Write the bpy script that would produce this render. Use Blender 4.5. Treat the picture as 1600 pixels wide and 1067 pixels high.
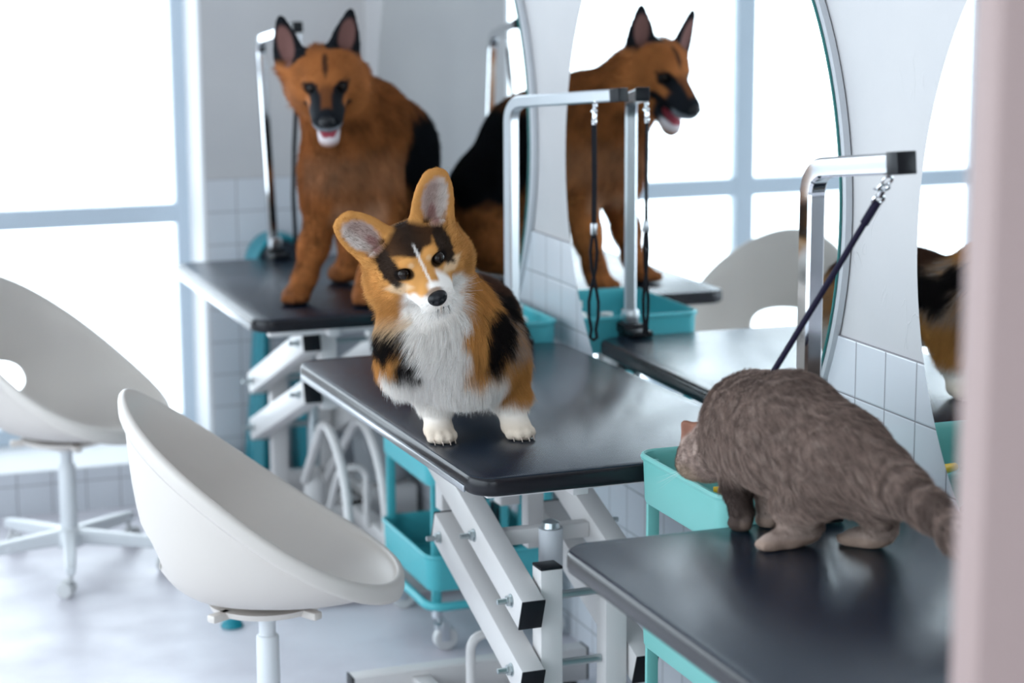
import bpy, bmesh, math, random
import numpy as np
from mathutils import Vector, Matrix

for o in list(bpy.data.objects):
    bpy.data.objects.remove(o)
SC = bpy.context.scene
COL = SC.collection
PI = math.pi

# ------------------------------------------------------------------ camera
cam_d = bpy.data.cameras.new('camera')
cam = bpy.data.objects.new('camera', cam_d)
COL.objects.link(cam)
SC.camera = cam
cam_d.sensor_width = 36.0
cam_d.lens = 3236 * 36 / 1600
cam_d.clip_start = 0.05
yaw, pit, rol = math.radians(19.94), math.radians(10.51), math.radians(-0.28)
fw = Vector((math.sin(yaw) * math.cos(pit), math.cos(yaw) * math.cos(pit), -math.sin(pit)))
r0 = Vector((math.cos(yaw), -math.sin(yaw), 0))
u0 = r0.cross(fw)
rr = math.cos(rol) * r0 + math.sin(rol) * u0
uu = -math.sin(rol) * r0 + math.cos(rol) * u0
m = Matrix.Identity(4)
for i in range(3):
    m[i][0] = rr[i]; m[i][1] = uu[i]; m[i][2] = -fw[i]
m[0][3], m[1][3], m[2][3] = -1.762, 0.0, 1.604
cam.matrix_world = m
cam_d.dof.use_dof = True
cam_d.dof.focus_distance = 3.56
cam_d.dof.aperture_fstop = 2.8

# ------------------------------------------------------------------ daylight
SC.view_settings.view_transform = 'Standard'
SC.view_settings.look = 'None'
SC.view_settings.exposure = 0.42
SC.view_settings.gamma = 1.0
SC.view_settings.use_curve_mapping = False
w = bpy.data.worlds.new('daylight'); SC.world = w; w.use_nodes = True
bg = w.node_tree.nodes['Background']
bg.inputs[0].default_value = (0.83, 0.915, 1.0, 1)
bg.inputs[1].default_value = 3.75

def portal(name, loc, rot, sx, sy):
    d = bpy.data.lights.new(name, 'AREA'); d.shape = 'RECTANGLE'; d.size = sx; d.size_y = sy
    d.cycles.is_portal = True
    o = bpy.data.objects.new(name, d); COL.objects.link(o)
    o.location = loc; o.rotation_euler = rot
    return o
portal('window_portal_back', (-1.96, 6.45, 1.45), (-PI/2, 0, 0), 2.9, 2.64)
portal('window_portal_left', (-3.72, 2.3, 1.45), (0, -PI/2, 0), 2.3, 6.4)
portal('window_portal_front', (-1.9, -2.12, 1.5), (PI/2, 0, 0), 3.0, 2.2)

# ------------------------------------------------------------------ materials
def mat(name, col, rough=0.5, metal=0.0, spec=0.5, coat=0.0):
    M = bpy.data.materials.new(name); M.use_nodes = True
    b = M.node_tree.nodes['Principled BSDF']
    b.inputs['Base Color'].default_value = (*col, 1)
    b.inputs['Roughness'].default_value = rough
    b.inputs['Metallic'].default_value = metal
    b.inputs['Specular IOR Level'].default_value = spec
    b.inputs['Coat Weight'].default_value = coat
    return M
def nt(M): return M.node_tree.nodes, M.node_tree.links, M.node_tree.nodes['Principled BSDF']

def noise_color(M, c1, c2, scale, detail=4, lo=0.35, hi=0.65, coord='Object'):
    N, L, b = nt(M)
    tc = N.new('ShaderNodeTexCoord'); n = N.new('ShaderNodeTexNoise')
    n.inputs['Scale'].default_value = scale; n.inputs['Detail'].default_value = detail
    r = N.new('ShaderNodeValToRGB'); r.color_ramp.elements[0].position = lo; r.color_ramp.elements[1].position = hi
    r.color_ramp.elements[0].color = (*c1, 1); r.color_ramp.elements[1].color = (*c2, 1)
    L.new(tc.outputs[coord], n.inputs['Vector']); L.new(n.outputs['Fac'], r.inputs[0]); L.new(r.outputs[0], b.inputs['Base Color'])
    return n, tc
def noise_bump(M, scale, strength, dist=0.01, detail=4):
    N, L, b = nt(M)
    tc = N.new('ShaderNodeTexCoord'); n = N.new('ShaderNodeTexNoise')
    n.inputs['Scale'].default_value = scale; n.inputs['Detail'].default_value = detail
    bp = N.new('ShaderNodeBump'); bp.inputs['Strength'].default_value = strength; bp.inputs['Distance'].default_value = dist
    L.new(tc.outputs['Object'], n.inputs['Vector']); L.new(n.outputs['Fac'], bp.inputs['Height']); L.new(bp.outputs[0], b.inputs['Normal'])
    return bp

M = {}
M['plaster'] = mat('plaster', (0.64, 0.63, 0.63), 0.85)
def plaster_nodes():
    Mt = M['plaster']; N, L, b = nt(Mt)
    tc = N.new('ShaderNodeTexCoord')
    n1 = N.new('ShaderNodeTexNoise'); n1.inputs['Scale'].default_value = 2.2; n1.inputs['Detail'].default_value = 5
    r = N.new('ShaderNodeValToRGB'); r.color_ramp.elements[0].position = .3; r.color_ramp.elements[1].position = .7
    r.color_ramp.elements[0].color = (0.50, 0.495, 0.505, 1); r.color_ramp.elements[1].color = (0.575, 0.56, 0.56, 1)
    L.new(tc.outputs['Object'], n1.inputs['Vector']); L.new(n1.outputs['Fac'], r.inputs[0]); L.new(r.outputs[0], b.inputs['Base Color'])
    # trowel scratches: thin ridges where a warped noise crosses mid level, masked to sparse patches
    mp = N.new('ShaderNodeMapping'); mp.inputs['Scale'].default_value = (1, 1, 0.55)
    n2 = N.new('ShaderNodeTexNoise'); n2.inputs['Scale'].default_value = 9; n2.inputs['Detail'].default_value = 3; n2.inputs['Distortion'].default_value = 0.6
    L.new(tc.outputs['Object'], mp.inputs[0]); L.new(mp.outputs[0], n2.inputs['Vector'])
    a = N.new('ShaderNodeMath'); a.operation = 'SUBTRACT'; a.inputs[1].default_value = .5
    ab = N.new('ShaderNodeMath'); ab.operation = 'ABSOLUTE'
    rr_ = N.new('ShaderNodeMapRange'); rr_.inputs[1].default_value = 0; rr_.inputs[2].default_value = .012; rr_.inputs[3].default_value = 1; rr_.inputs[4].default_value = 0
    L.new(n2.outputs['Fac'], a.inputs[0]); L.new(a.outputs[0], ab.inputs[0]); L.new(ab.outputs[0], rr_.inputs[0])
    n3 = N.new('ShaderNodeTexNoise'); n3.inputs['Scale'].default_value = 6; n3.inputs['Detail'].default_value = 2
    L.new(tc.outputs['Object'], n3.inputs['Vector'])
    mr = N.new('ShaderNodeMapRange'); mr.inputs[1].default_value = .55; mr.inputs[2].default_value = .66
    L.new(n3.outputs['Fac'], mr.inputs[0])
    mu = N.new('ShaderNodeMath'); mu.operation = 'MULTIPLY'; L.new(rr_.outputs[0], mu.inputs[0]); L.new(mr.outputs[0], mu.inputs[1])
    n4 = N.new('ShaderNodeTexNoise'); n4.inputs['Scale'].default_value = 30; n4.inputs['Detail'].default_value = 5
    L.new(tc.outputs['Object'], n4.inputs['Vector'])
    ad = N.new('ShaderNodeMath'); ad.operation = 'MULTIPLY_ADD'; ad.inputs[1].default_value = .25
    L.new(n4.outputs['Fac'], ad.inputs[0]); L.new(mu.outputs[0], ad.inputs[2])
    bp = N.new('ShaderNodeBump'); bp.inputs['Strength'].default_value = .35; bp.inputs['Distance'].default_value = .004
    L.new(ad.outputs[0], bp.inputs['Height']); L.new(bp.outputs[0], b.inputs['Normal'])
plaster_nodes()

def tile_mat(name, axis, off_h, off_z):
    """white glazed 10 cm tiles with grey grout; axis 'x' or 'y' is the wall's horizontal"""
    Mt = mat(name, (.78, .79, .81), .18); N, L, b = nt(Mt)
    tc = N.new('ShaderNodeTexCoord'); sp = N.new('ShaderNodeSeparateXYZ'); L.new(tc.outputs['Object'], sp.inputs[0])
    def dist(sock, off):
        a = N.new('ShaderNodeMath'); a.operation = 'SUBTRACT'; a.inputs[1].default_value = off; L.new(sock, a.inputs[0])
        p = N.new('ShaderNodeMath'); p.operation = 'PINGPONG'; p.inputs[1].default_value = .05; L.new(a.outputs[0], p.inputs[0])
        return p.outputs[0]
    dh = dist(sp.outputs['X' if axis == 'x' else 'Y'], off_h); dz = dist(sp.outputs['Z'], off_z)
    mn = N.new('ShaderNodeMath'); mn.operation = 'MINIMUM'; L.new(dh, mn.inputs[0]); L.new(dz, mn.inputs[1])
    r = N.new('ShaderNodeMapRange'); r.inputs[1].default_value = .0009; r.inputs[2].default_value = .0016; L.new(mn.outputs[0], r.inputs[0])
    mx = N.new('ShaderNodeMix'); mx.data_type = 'RGBA'; mx.inputs[6].default_value = (.26, .25, .27, 1); mx.inputs[7].default_value = (.60, .62, .66, 1)
    L.new(r.outputs[0], mx.inputs[0]); L.new(mx.outputs[2], b.inputs['Base Color'])
    r2 = N.new('ShaderNodeMapRange'); r2.inputs[1].default_value = .0008; r2.inputs[2].default_value = .0035; L.new(mn.outputs[0], r2.inputs[0])
    bp = N.new('ShaderNodeBump'); bp.inputs['Strength'].default_value = .5; bp.inputs['Distance'].default_value = .002
    L.new(r2.outputs[0], bp.inputs['Height']); L.new(bp.outputs[0], b.inputs['Normal'])
    return Mt
M['tile_y'] = tile_mat('tiles_side', 'y', 3.099, .95)
M['tile_x'] = tile_mat('tiles_back', 'x', -.413, .95)
M['tile_ledge'] = tile_mat('tiles_ledge', 'x', -1.12, .091)
M['grout'] = mat('tile_edge', (.6, .6, .6), .6)

M['floor'] = mat('floor_concrete', (.6, .59, .62), .28)
n, tc = noise_color(M['floor'], (.56, .53, .58), (.74, .72, .77), 2.6, 6, .33, .6)
N, L, b = nt(M['floor'])
n5 = N.new('ShaderNodeTexNoise'); n5.inputs['Scale'].default_value = 9; n5.inputs['Detail'].default_value = 6
rg = N.new('ShaderNodeMapRange'); rg.inputs[3].default_value = .22; rg.inputs[4].default_value = .5
L.new(tc.outputs['Object'], n5.inputs['Vector']); L.new(n5.outputs['Fac'], rg.inputs[0]); L.new(rg.outputs[0], b.inputs['Roughness'])
M['ceiling'] = mat('ceiling_white', (.62, .62, .62), .9)
M['white_wall'] = mat('white_paint', (.72, .73, .74), .7)
M['jamb'] = mat('pink_beige_paint', (.33, .24, .225), .6); noise_bump(M['jamb'], 40, .05)
M['winframe'] = mat('window_aluminium', (.50, .58, .66), .4)
M['reveal'] = mat('reveal_paint', (.85, .86, .88), .7)
M['edge_black'] = mat('black_rubber_edge', (.008, .008, .011), .26, spec=.35)
M['alu'] = mat('brushed_aluminium', (.55, .57, .60), .32, 1.0)
M['steel'] = mat('zinc_steel', (.50, .55, .56), .3, 1.0)
M['chrome'] = mat('chrome', (.80, .81, .83), .07, 1.0)
M['satin'] = mat('satin_chrome', (.66, .69, .72), .28, 1.0)
M['white_metal'] = mat('white_powder_coat', (.66, .64, .63), .38)
M['grey_metal'] = mat('grey_powder_coat', (.55, .57, .60), .4)
M['cap'] = mat('black_plastic_cap', (.006, .007, .010), .4, spec=.25)
M['chair'] = mat('white_plastic_shell', (.66, .61, .565), .42)
M['chair_metal'] = mat('chair_white_metal', (.68, .70, .72), .35)
M['teal'] = mat('teal_enamel', (.07, .43, .48), .38)
M['teal_pale'] = mat('pale_teal_enamel', (.15, .43, .40), .38)
M['teal_dark'] = mat('teal_plastic', (.003, .22, .28), .4)
M['wheel'] = mat('pale_grey_wheel', (.60, .60, .60), .45)
M['black'] = mat('black_nylon', (.008, .008, .011), .7, spec=.15)
M['leash'] = mat('dark_purple_nylon', (.012, .009, .026), .7, spec=.15)
M['yellow'] = mat('yellow_plastic', (.85, .50, .02), .45)
M['bin'] = mat('grey_plastic_bin', (.42, .44, .46), .5)
M['bottle'] = mat('white_bottle_plastic', (.75, .76, .74), .35)
M['bristle'] = mat('dark_bristle', (.02, .03, .045), .7)

# ribbed rubber mat
M['mat'] = mat('ribbed_rubber_mat', (.005, .012, .025), .40, spec=.46)
N, L, b = nt(M['mat'])
tc = N.new('ShaderNodeTexCoord'); sp = N.new('ShaderNodeSeparateXYZ'); L.new(tc.outputs['Object'], sp.inputs[0])
p = N.new('ShaderNodeMath'); p.operation = 'PINGPONG'; p.inputs[1].default_value = .0021; L.new(sp.outputs['X'], p.inputs[0])
rs = N.new('ShaderNodeMapRange'); rs.inputs[1].default_value = .0004; rs.inputs[2].default_value = .0016; L.new(p.outputs[0], rs.inputs[0])
bp = N.new('ShaderNodeBump'); bp.inputs['Strength'].default_value = .55; bp.inputs['Distance'].default_value = .00032
L.new(rs.outputs[0], bp.inputs['Height']); L.new(bp.outputs[0], b.inputs['Normal'])
nz = N.new('ShaderNodeTexNoise'); nz.inputs['Scale'].default_value = 5; nz.inputs['Detail'].default_value = 5; L.new(tc.outputs['Object'], nz.inputs['Vector'])
rg = N.new('ShaderNodeMapRange'); rg.inputs[1].default_value = .3; rg.inputs[2].default_value = .7; rg.inputs[3].default_value = .20; rg.inputs[4].default_value = .26
L.new(nz.outputs['Fac'], rg.inputs[0]); L.new(rg.outputs[0], b.inputs['Roughness'])

# mirror silvering
M['mirror'] = mat('mirror_silver', (.90, .93, .93), 0.0, 1.0)
M['mirror_edge'] = mat('mirror_glass_edge', (.02, .16, .15), .15)
# window glass: clear pane with a fresnel reflection
g = bpy.data.materials.new('clear_window_glass'); g.use_nodes = True
N = g.node_tree.nodes; L = g.node_tree.links; N.clear()
o_ = N.new('ShaderNodeOutputMaterial'); mx = N.new('ShaderNodeMixShader'); t = N.new('ShaderNodeBsdfTransparent'); gl = N.new('ShaderNodeBsdfGlossy')
t.inputs[0].default_value = (.97, .985, .985, 1); gl.inputs['Roughness'].default_value = .02
f = N.new('ShaderNodeFresnel'); f.inputs[0].default_value = 1.3
L.new(f.outputs[0], mx.inputs[0]); L.new(t.outputs[0], mx.inputs[1]); L.new(gl.outputs[0], mx.inputs[2]); L.new(mx.outputs[0], o_.inputs[0])
M['glass'] = g

# ------------------------------------------------------------------ helpers
def link_mesh(name, bm, m, parent=None, smooth=True, angle=40):
    me = bpy.data.meshes.new(name); bmesh.ops.recalc_face_normals(bm, faces=bm.faces[:]); bm.to_mesh(me); bm.free()
    for mm in (m if isinstance(m, (list, tuple)) else [m]): me.materials.append(M[mm] if isinstance(mm, str) else mm)
    o = bpy.data.objects.new(name, me); COL.objects.link(o)
    if parent: o.parent = parent
    if smooth:
        me.shade_smooth()
        try: me.set_sharp_from_angle(angle=math.radians(angle))
        except Exception: pass
    return o
def empty(name, loc=(0, 0, 0), rz=0.0):
    o = bpy.data.objects.new(name, None); COL.objects.link(o); o.location = loc; o.rotation_euler = (0, 0, rz); o.empty_display_size = .05
    return o
def tag(o, label, cat, group=None):
    o['label'] = label; o['category'] = cat
    if group: o['group'] = group
    return o
def struct(o, label=None):
    o['kind'] = 'structure'
    if label: o['label'] = label
    return o

def box(bm, c, s, bev=0.0, rot=None, mi=0, seg=2):
    t = bmesh.new(); bmesh.ops.create_cube(t, size=1)
    for v in t.verts: v.co = Vector((v.co.x * s[0], v.co.y * s[1], v.co.z * s[2]))
    if bev > 0: bmesh.ops.bevel(t, geom=t.edges[:], offset=bev, segments=seg, profile=.5, affect='EDGES')
    R = rot or Matrix.Identity(3)
    merge(bm, t, R, Vector(c), mi)
def merge(bm, t, R=None, T=Vector((0, 0, 0)), mi=0):
    mp = {}
    for v in t.verts: mp[v] = bm.verts.new((R @ v.co if R else v.co) + T)
    for f in t.faces:
        try:
            nf = bm.faces.new([mp[v] for v in f.verts]); nf.material_index = mi
        except ValueError: pass
    t.free()
def beam(bm, a, b_, wx, wz, bev=.002, up=Vector((0, 0, 1)), mi=0):
    a = Vector(a); b_ = Vector(b_); d = (b_ - a); L_ = d.length; d.normalize()
    x = d.cross(up)
    if x.length < 1e-4: x = Vector((1, 0, 0))
    x.normalize(); z = x.cross(d).normalized()
    R = Matrix((x, d, z)).transposed()
    box(bm, (a + b_) / 2, (wx, L_, wz), bev, R, mi)
def smooth_path(pts, r, n=6):
    """round the corners of a polyline with radius r"""
    P = [Vector(p) for p in pts]; out = [P[0]]
    for i in range(1, len(P) - 1):
        a, b_, c = P[i - 1], P[i], P[i + 1]
        d1 = (a - b_); d2 = (c - b_); k = min(r, d1.length * .49, d2.length * .49)
        p1 = b_ + d1.normalized() * k; p2 = b_ + d2.normalized() * k
        for j in range(n + 1):
            t = j / n; out.append((1 - t) ** 2 * p1 + 2 * t * (1 - t) * b_ + t * t * p2)
    out.append(P[-1]); return out
def tube(bm, pts, r, n=12, cap=True, closed=False, square=False, mi=0, up=None, rfun=None):
    P = [Vector(p) for p in pts]; m_ = len(P); rings = []
    if square:
        k = r * .75
        prof = [(r, k), (k, r), (-k, r), (-r, k), (-r, -k), (-k, -r), (k, -r), (r, -k)]
    else:
        prof = [(math.cos(2 * PI * i / n) * r, math.sin(2 * PI * i / n) * r) for i in range(n)]
    prev = None
    for i in range(m_):
        if closed: d = (P[(i + 1) % m_] - P[i - 1]).normalized()
        else: d = (P[min(i + 1, m_ - 1)] - P[max(i - 1, 0)]).normalized()
        if prev is None:
            a = up if up else (Vector((0, 0, 1)) if abs(d.z) < .9 else Vector((1, 0, 0)))
            x = d.cross(a).normalized()
        else:
            x = (prev - d * prev.dot(d)).normalized()
        y = d.cross(x); prev = x
        k = rfun(i / (m_ - 1)) if rfun else 1
        rings.append([bm.verts.new(P[i] + (x * px + y * py) * k) for px, py in prof])
    nn = len(prof)
    for i in range(m_ if closed else m_ - 1):
        A, B = rings[i], rings[(i + 1) % m_]
        for j in range(nn):
            f = bm.faces.new((A[j], A[(j + 1) % nn], B[(j + 1) % nn], B[j])); f.material_index = mi
    if cap and not closed:
        f = bm.faces.new(list(reversed(rings[0]))); f.material_index = mi
        f = bm.faces.new(rings[-1]); f.material_index = mi
def lathe(bm, prof, n=32, c=(0, 0, 0), R=None, mi=0):
    rings = []; c = Vector(c)
    for r, z in prof:
        if r < 1e-6:
            v = Vector((0, 0, z)); rings.append([bm.verts.new((R @ v if R else v) + c)])
        else:
            ring = []
            for i in range(n):
                v = Vector((r * math.cos(2 * PI * i / n), r * math.sin(2 * PI * i / n), z)); ring.append(bm.verts.new((R @ v if R else v) + c))
            rings.append(ring)
    for A, B in zip(rings, rings[1:]):
        for j in range(n):
            a, b_ = (A[j % len(A)], A[(j + 1) % len(A)]), (B[j % len(B)], B[(j + 1) % len(B)])
            vs = []
            for v in (a[0], a[1], b_[1], b_[0]):
                if v not in vs: vs.append(v)
            if len(vs) > 2:
                try: f = bm.faces.new(vs); f.material_index = mi
                except ValueError: pass
def rrect(w_, h_, r, n=6):
    out = []
    for cx, cy, a0 in ((w_/2 - r, h_/2 - r, 0), (-w_/2 + r, h_/2 - r, 90), (-w_/2 + r, -h_/2 + r, 180), (w_/2 - r, -h_/2 + r, 270)):
        for i in range(n + 1):
            a = math.radians(a0 + 90 * i / n); out.append((cx + r * math.cos(a), cy + r * math.sin(a)))
    return out
def loft(bm, loops, cap0=True, cap1=True, mi=0, closed=False):
    rings = [[bm.verts.new(p) for p in lp] for lp in loops]; n = len(rings[0])
    rng = range(len(rings) if closed else len(rings) - 1)
    for i in rng:
        A, B = rings[i], rings[(i + 1) % len(rings)]
        for j in range(n):
            f = bm.faces.new((A[j], A[(j + 1) % n], B[(j + 1) % n], B[j])); f.material_index = mi
    if cap0 and not closed: bm.faces.new(list(reversed(rings[0]))).material_index = mi
    if cap1 and not closed: bm.faces.new(rings[-1]).material_index = mi
    return rings
def axis_R(d):
    d = Vector(d).normalized(); a = Vector((0, 0, 1)) if abs(d.z) < .9 else Vector((1, 0, 0))
    x = a.cross(d).normalized(); y = d.cross(x)
    return Matrix((x, y, d)).transposed()
# ================================================================== room
bm = bmesh.new(); box(bm, (-1.75, 2.2, -.05), (3.9, 8.8, .1)); struct(link_mesh('floor', bm, 'floor', smooth=False))
bm = bmesh.new(); box(bm, (-1.75, 2.2, 2.97), (3.9, 8.8, .1)); struct(link_mesh('ceiling', bm, 'ceiling', smooth=False))
bm = bmesh.new(); box(bm, (.06, 2.2, 1.46), (.12, 8.8, 2.92)); wr = struct(link_mesh('wall_right', bm, 'plaster', smooth=False))
bm = bmesh.new(); box(bm, (-.003, 2.083, .475), (.006, 8.166, .95)); link_mesh('tile_panel', bm, ['tile_y'], wr, smooth=False)
bm = bmesh.new(); box(bm, (-.2535, 6.31, 1.46), (.507, .288, 2.92)); wb = struct(link_mesh('wall_back', bm, 'plaster', smooth=False))
bm = bmesh.new(); box(bm, (-.2545, 6.163, .475), (.495, .006, .95)); link_mesh('tile_panel', bm, ['tile_x'], wb, smooth=False)
bm = bmesh.new(); box(bm, (-.512, 6.31, 1.5), (.010, .288, 2.8)); link_mesh('window_reveal', bm, 'reveal', wb, smooth=False)
# lintel above the window
bm = bmesh.new(); box(bm, (-2.1, 6.31, 2.86), (3.18, .288, .2)); link_mesh('lintel', bm, 'white_wall', wb, smooth=False)
# tiled ledge under the window
bm = bmesh.new(); box(bm, (-2.1, 6.24, .0655), (3.18, .44, .131)); o = struct(link_mesh('trim_1', bm, 'reveal', smooth=False), 'low white window ledge')
bm = bmesh.new(); box(bm, (-2.1, 6.0165, .064), (3.18, .009, .128)); link_mesh('tile_panel', bm, 'tile_ledge', o, smooth=False)
# back window
def window(name, axis, const, h0, h1, z0, z1, mull, rails, fw_=.05, depth=.06, pane_gap=0):
    def bx(bm, a0, a1, zz0, zz1, d=depth, bev=.003):
        if axis == 'x': box(bm, ((a0 + a1) / 2, const, (zz0 + zz1) / 2), (a1 - a0, d, zz1 - zz0), bev)
        else: box(bm, (const, (a0 + a1) / 2, (zz0 + zz1) / 2), (d, a1 - a0, zz1 - zz0), bev)
    bm = bmesh.new()
    bx(bm, h0, h0 + fw_, z0, z1); bx(bm, h1 - fw_, h1, z0, z1); bx(bm, h0 + fw_, h1 - fw_, z0, z0 + fw_); bx(bm, h0 + fw_, h1 - fw_, z1 - fw_, z1)
    W = struct(link_mesh(name, bm, 'winframe', smooth=False))
    xs = [h0 + fw_] + list(mull) + [h1 - fw_]
    for c in mull:
        bm = bmesh.new(); bx(bm, c - .034, c + .034, z0 + fw_, z1 - fw_, depth * .98); link_mesh('mullion', bm, 'winframe', W, smooth=False)
    for zr in rails:
        bm = bmesh.new(); bx(bm, h0 + fw_, h1 - fw_, zr - .03, zr + .03, depth * .94); link_mesh('rail', bm, 'winframe', W, smooth=False)
    bm = bmesh.new(); bx(bm, h0 + fw_ * .5, h1 - fw_ * .5, z0 + fw_ * .5, z1 - fw_ * .5, .006, 0); link_mesh('pane', bm, 'glass', W, smooth=False)
    return W
window('window_1', 'x', 6.40, -3.6, -.507, .131, 2.76, (-1.45, -2.40), (.826,))
# left glazed wall
bm = bmesh.new()
box(bm, (-3.66, 2.2, .09), (.12, 8.8, .18)); box(bm, (-3.66, 2.2, 2.8), (.12, 8.8, .24)); box(bm, (-3.66, -1.6, 1.43), (.12, 1.2, 2.5)); box(bm, (-3.66, 6.03, 1.43), (.12, 1.06, 2.5))
struct(link_mesh('wall_left', bm, 'white_wall', smooth=False))
window('window_2', 'y', -3.66, -1.0, 5.5, .18, 2.68, (.6, 2.2, 3.8), (.826,))
# wall behind the camera
bm = bmesh.new()
box(bm, (-1.75, -2.15, .2), (3.9, .1, .4)); box(bm, (-1.75, -2.15, 2.76), (3.9, .1, .32)); box(bm, (-3.55, -2.15, 1.5), (.3, .1, 2.2)); box(bm, (-.2, -2.15, 1.5), (.4, .1, 2.2))
struct(link_mesh('wall_front', bm, 'white_wall', smooth=False))
window('window_3', 'x', -2.15, -3.4, -.4, .4, 2.6, (-2.4, -1.4), (1.0,))
# painted partition end at the right edge of the view
bm = bmesh.new(); box(bm, (-.4425, 1.34, 1.46), (.917, .04, 2.92), .005); o = struct(link_mesh('wall_partition', bm, 'jamb'), 'pinkish beige partition wall end, out of focus')

# ------------------------------------------------------------------ round mirrors
def mirror(cy, label):
    t = empty('round_mirror', (-.001, cy, 1.158)); tag(t, label, 'mirror', 'round wall mirrors')
    R_ = .645
    bm = bmesh.new(); R = Matrix(((0, 0, -1), (0, 1, 0), (1, 0, 0)))  # local z -> -x
    lathe(bm, [(0, .018), (R_ - .001, .018), (R_, .0195), (R_, .0225), (R_ - .0015, .0235), (0, .0235)], 128, R=R, mi=0)
    for f in bm.faces:
        c = f.calc_center_median(); 
        if math.hypot(c.y, c.z) > R_ - .003: f.material_index = 1
    g_ = link_mesh('mirror_glass', bm, ['mirror', 'mirror_edge'], t, angle=20)
    bm = bmesh.new()
    lathe(bm, [(R_ - .03, .0), (R_ + .003, .0), (R_ + .006, .003), (R_ + .006, .0145), (R_ + .003, .0178), (R_ - .03, .0178), (R_ - .03, 0)], 128, R=R)
    link_mesh('backing_rim', bm, 'grey_metal', t, angle=30)
    return t
mirror(5.312, 'round mirror nearest the corner, reflecting the grey wall and the sitting dog\'s back')
mirror(3.780, 'middle round mirror, reflecting the large dog\'s face and the white window')
mirror(2.235, 'round mirror at the right, partly hidden by the blurred partition edge')

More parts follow.
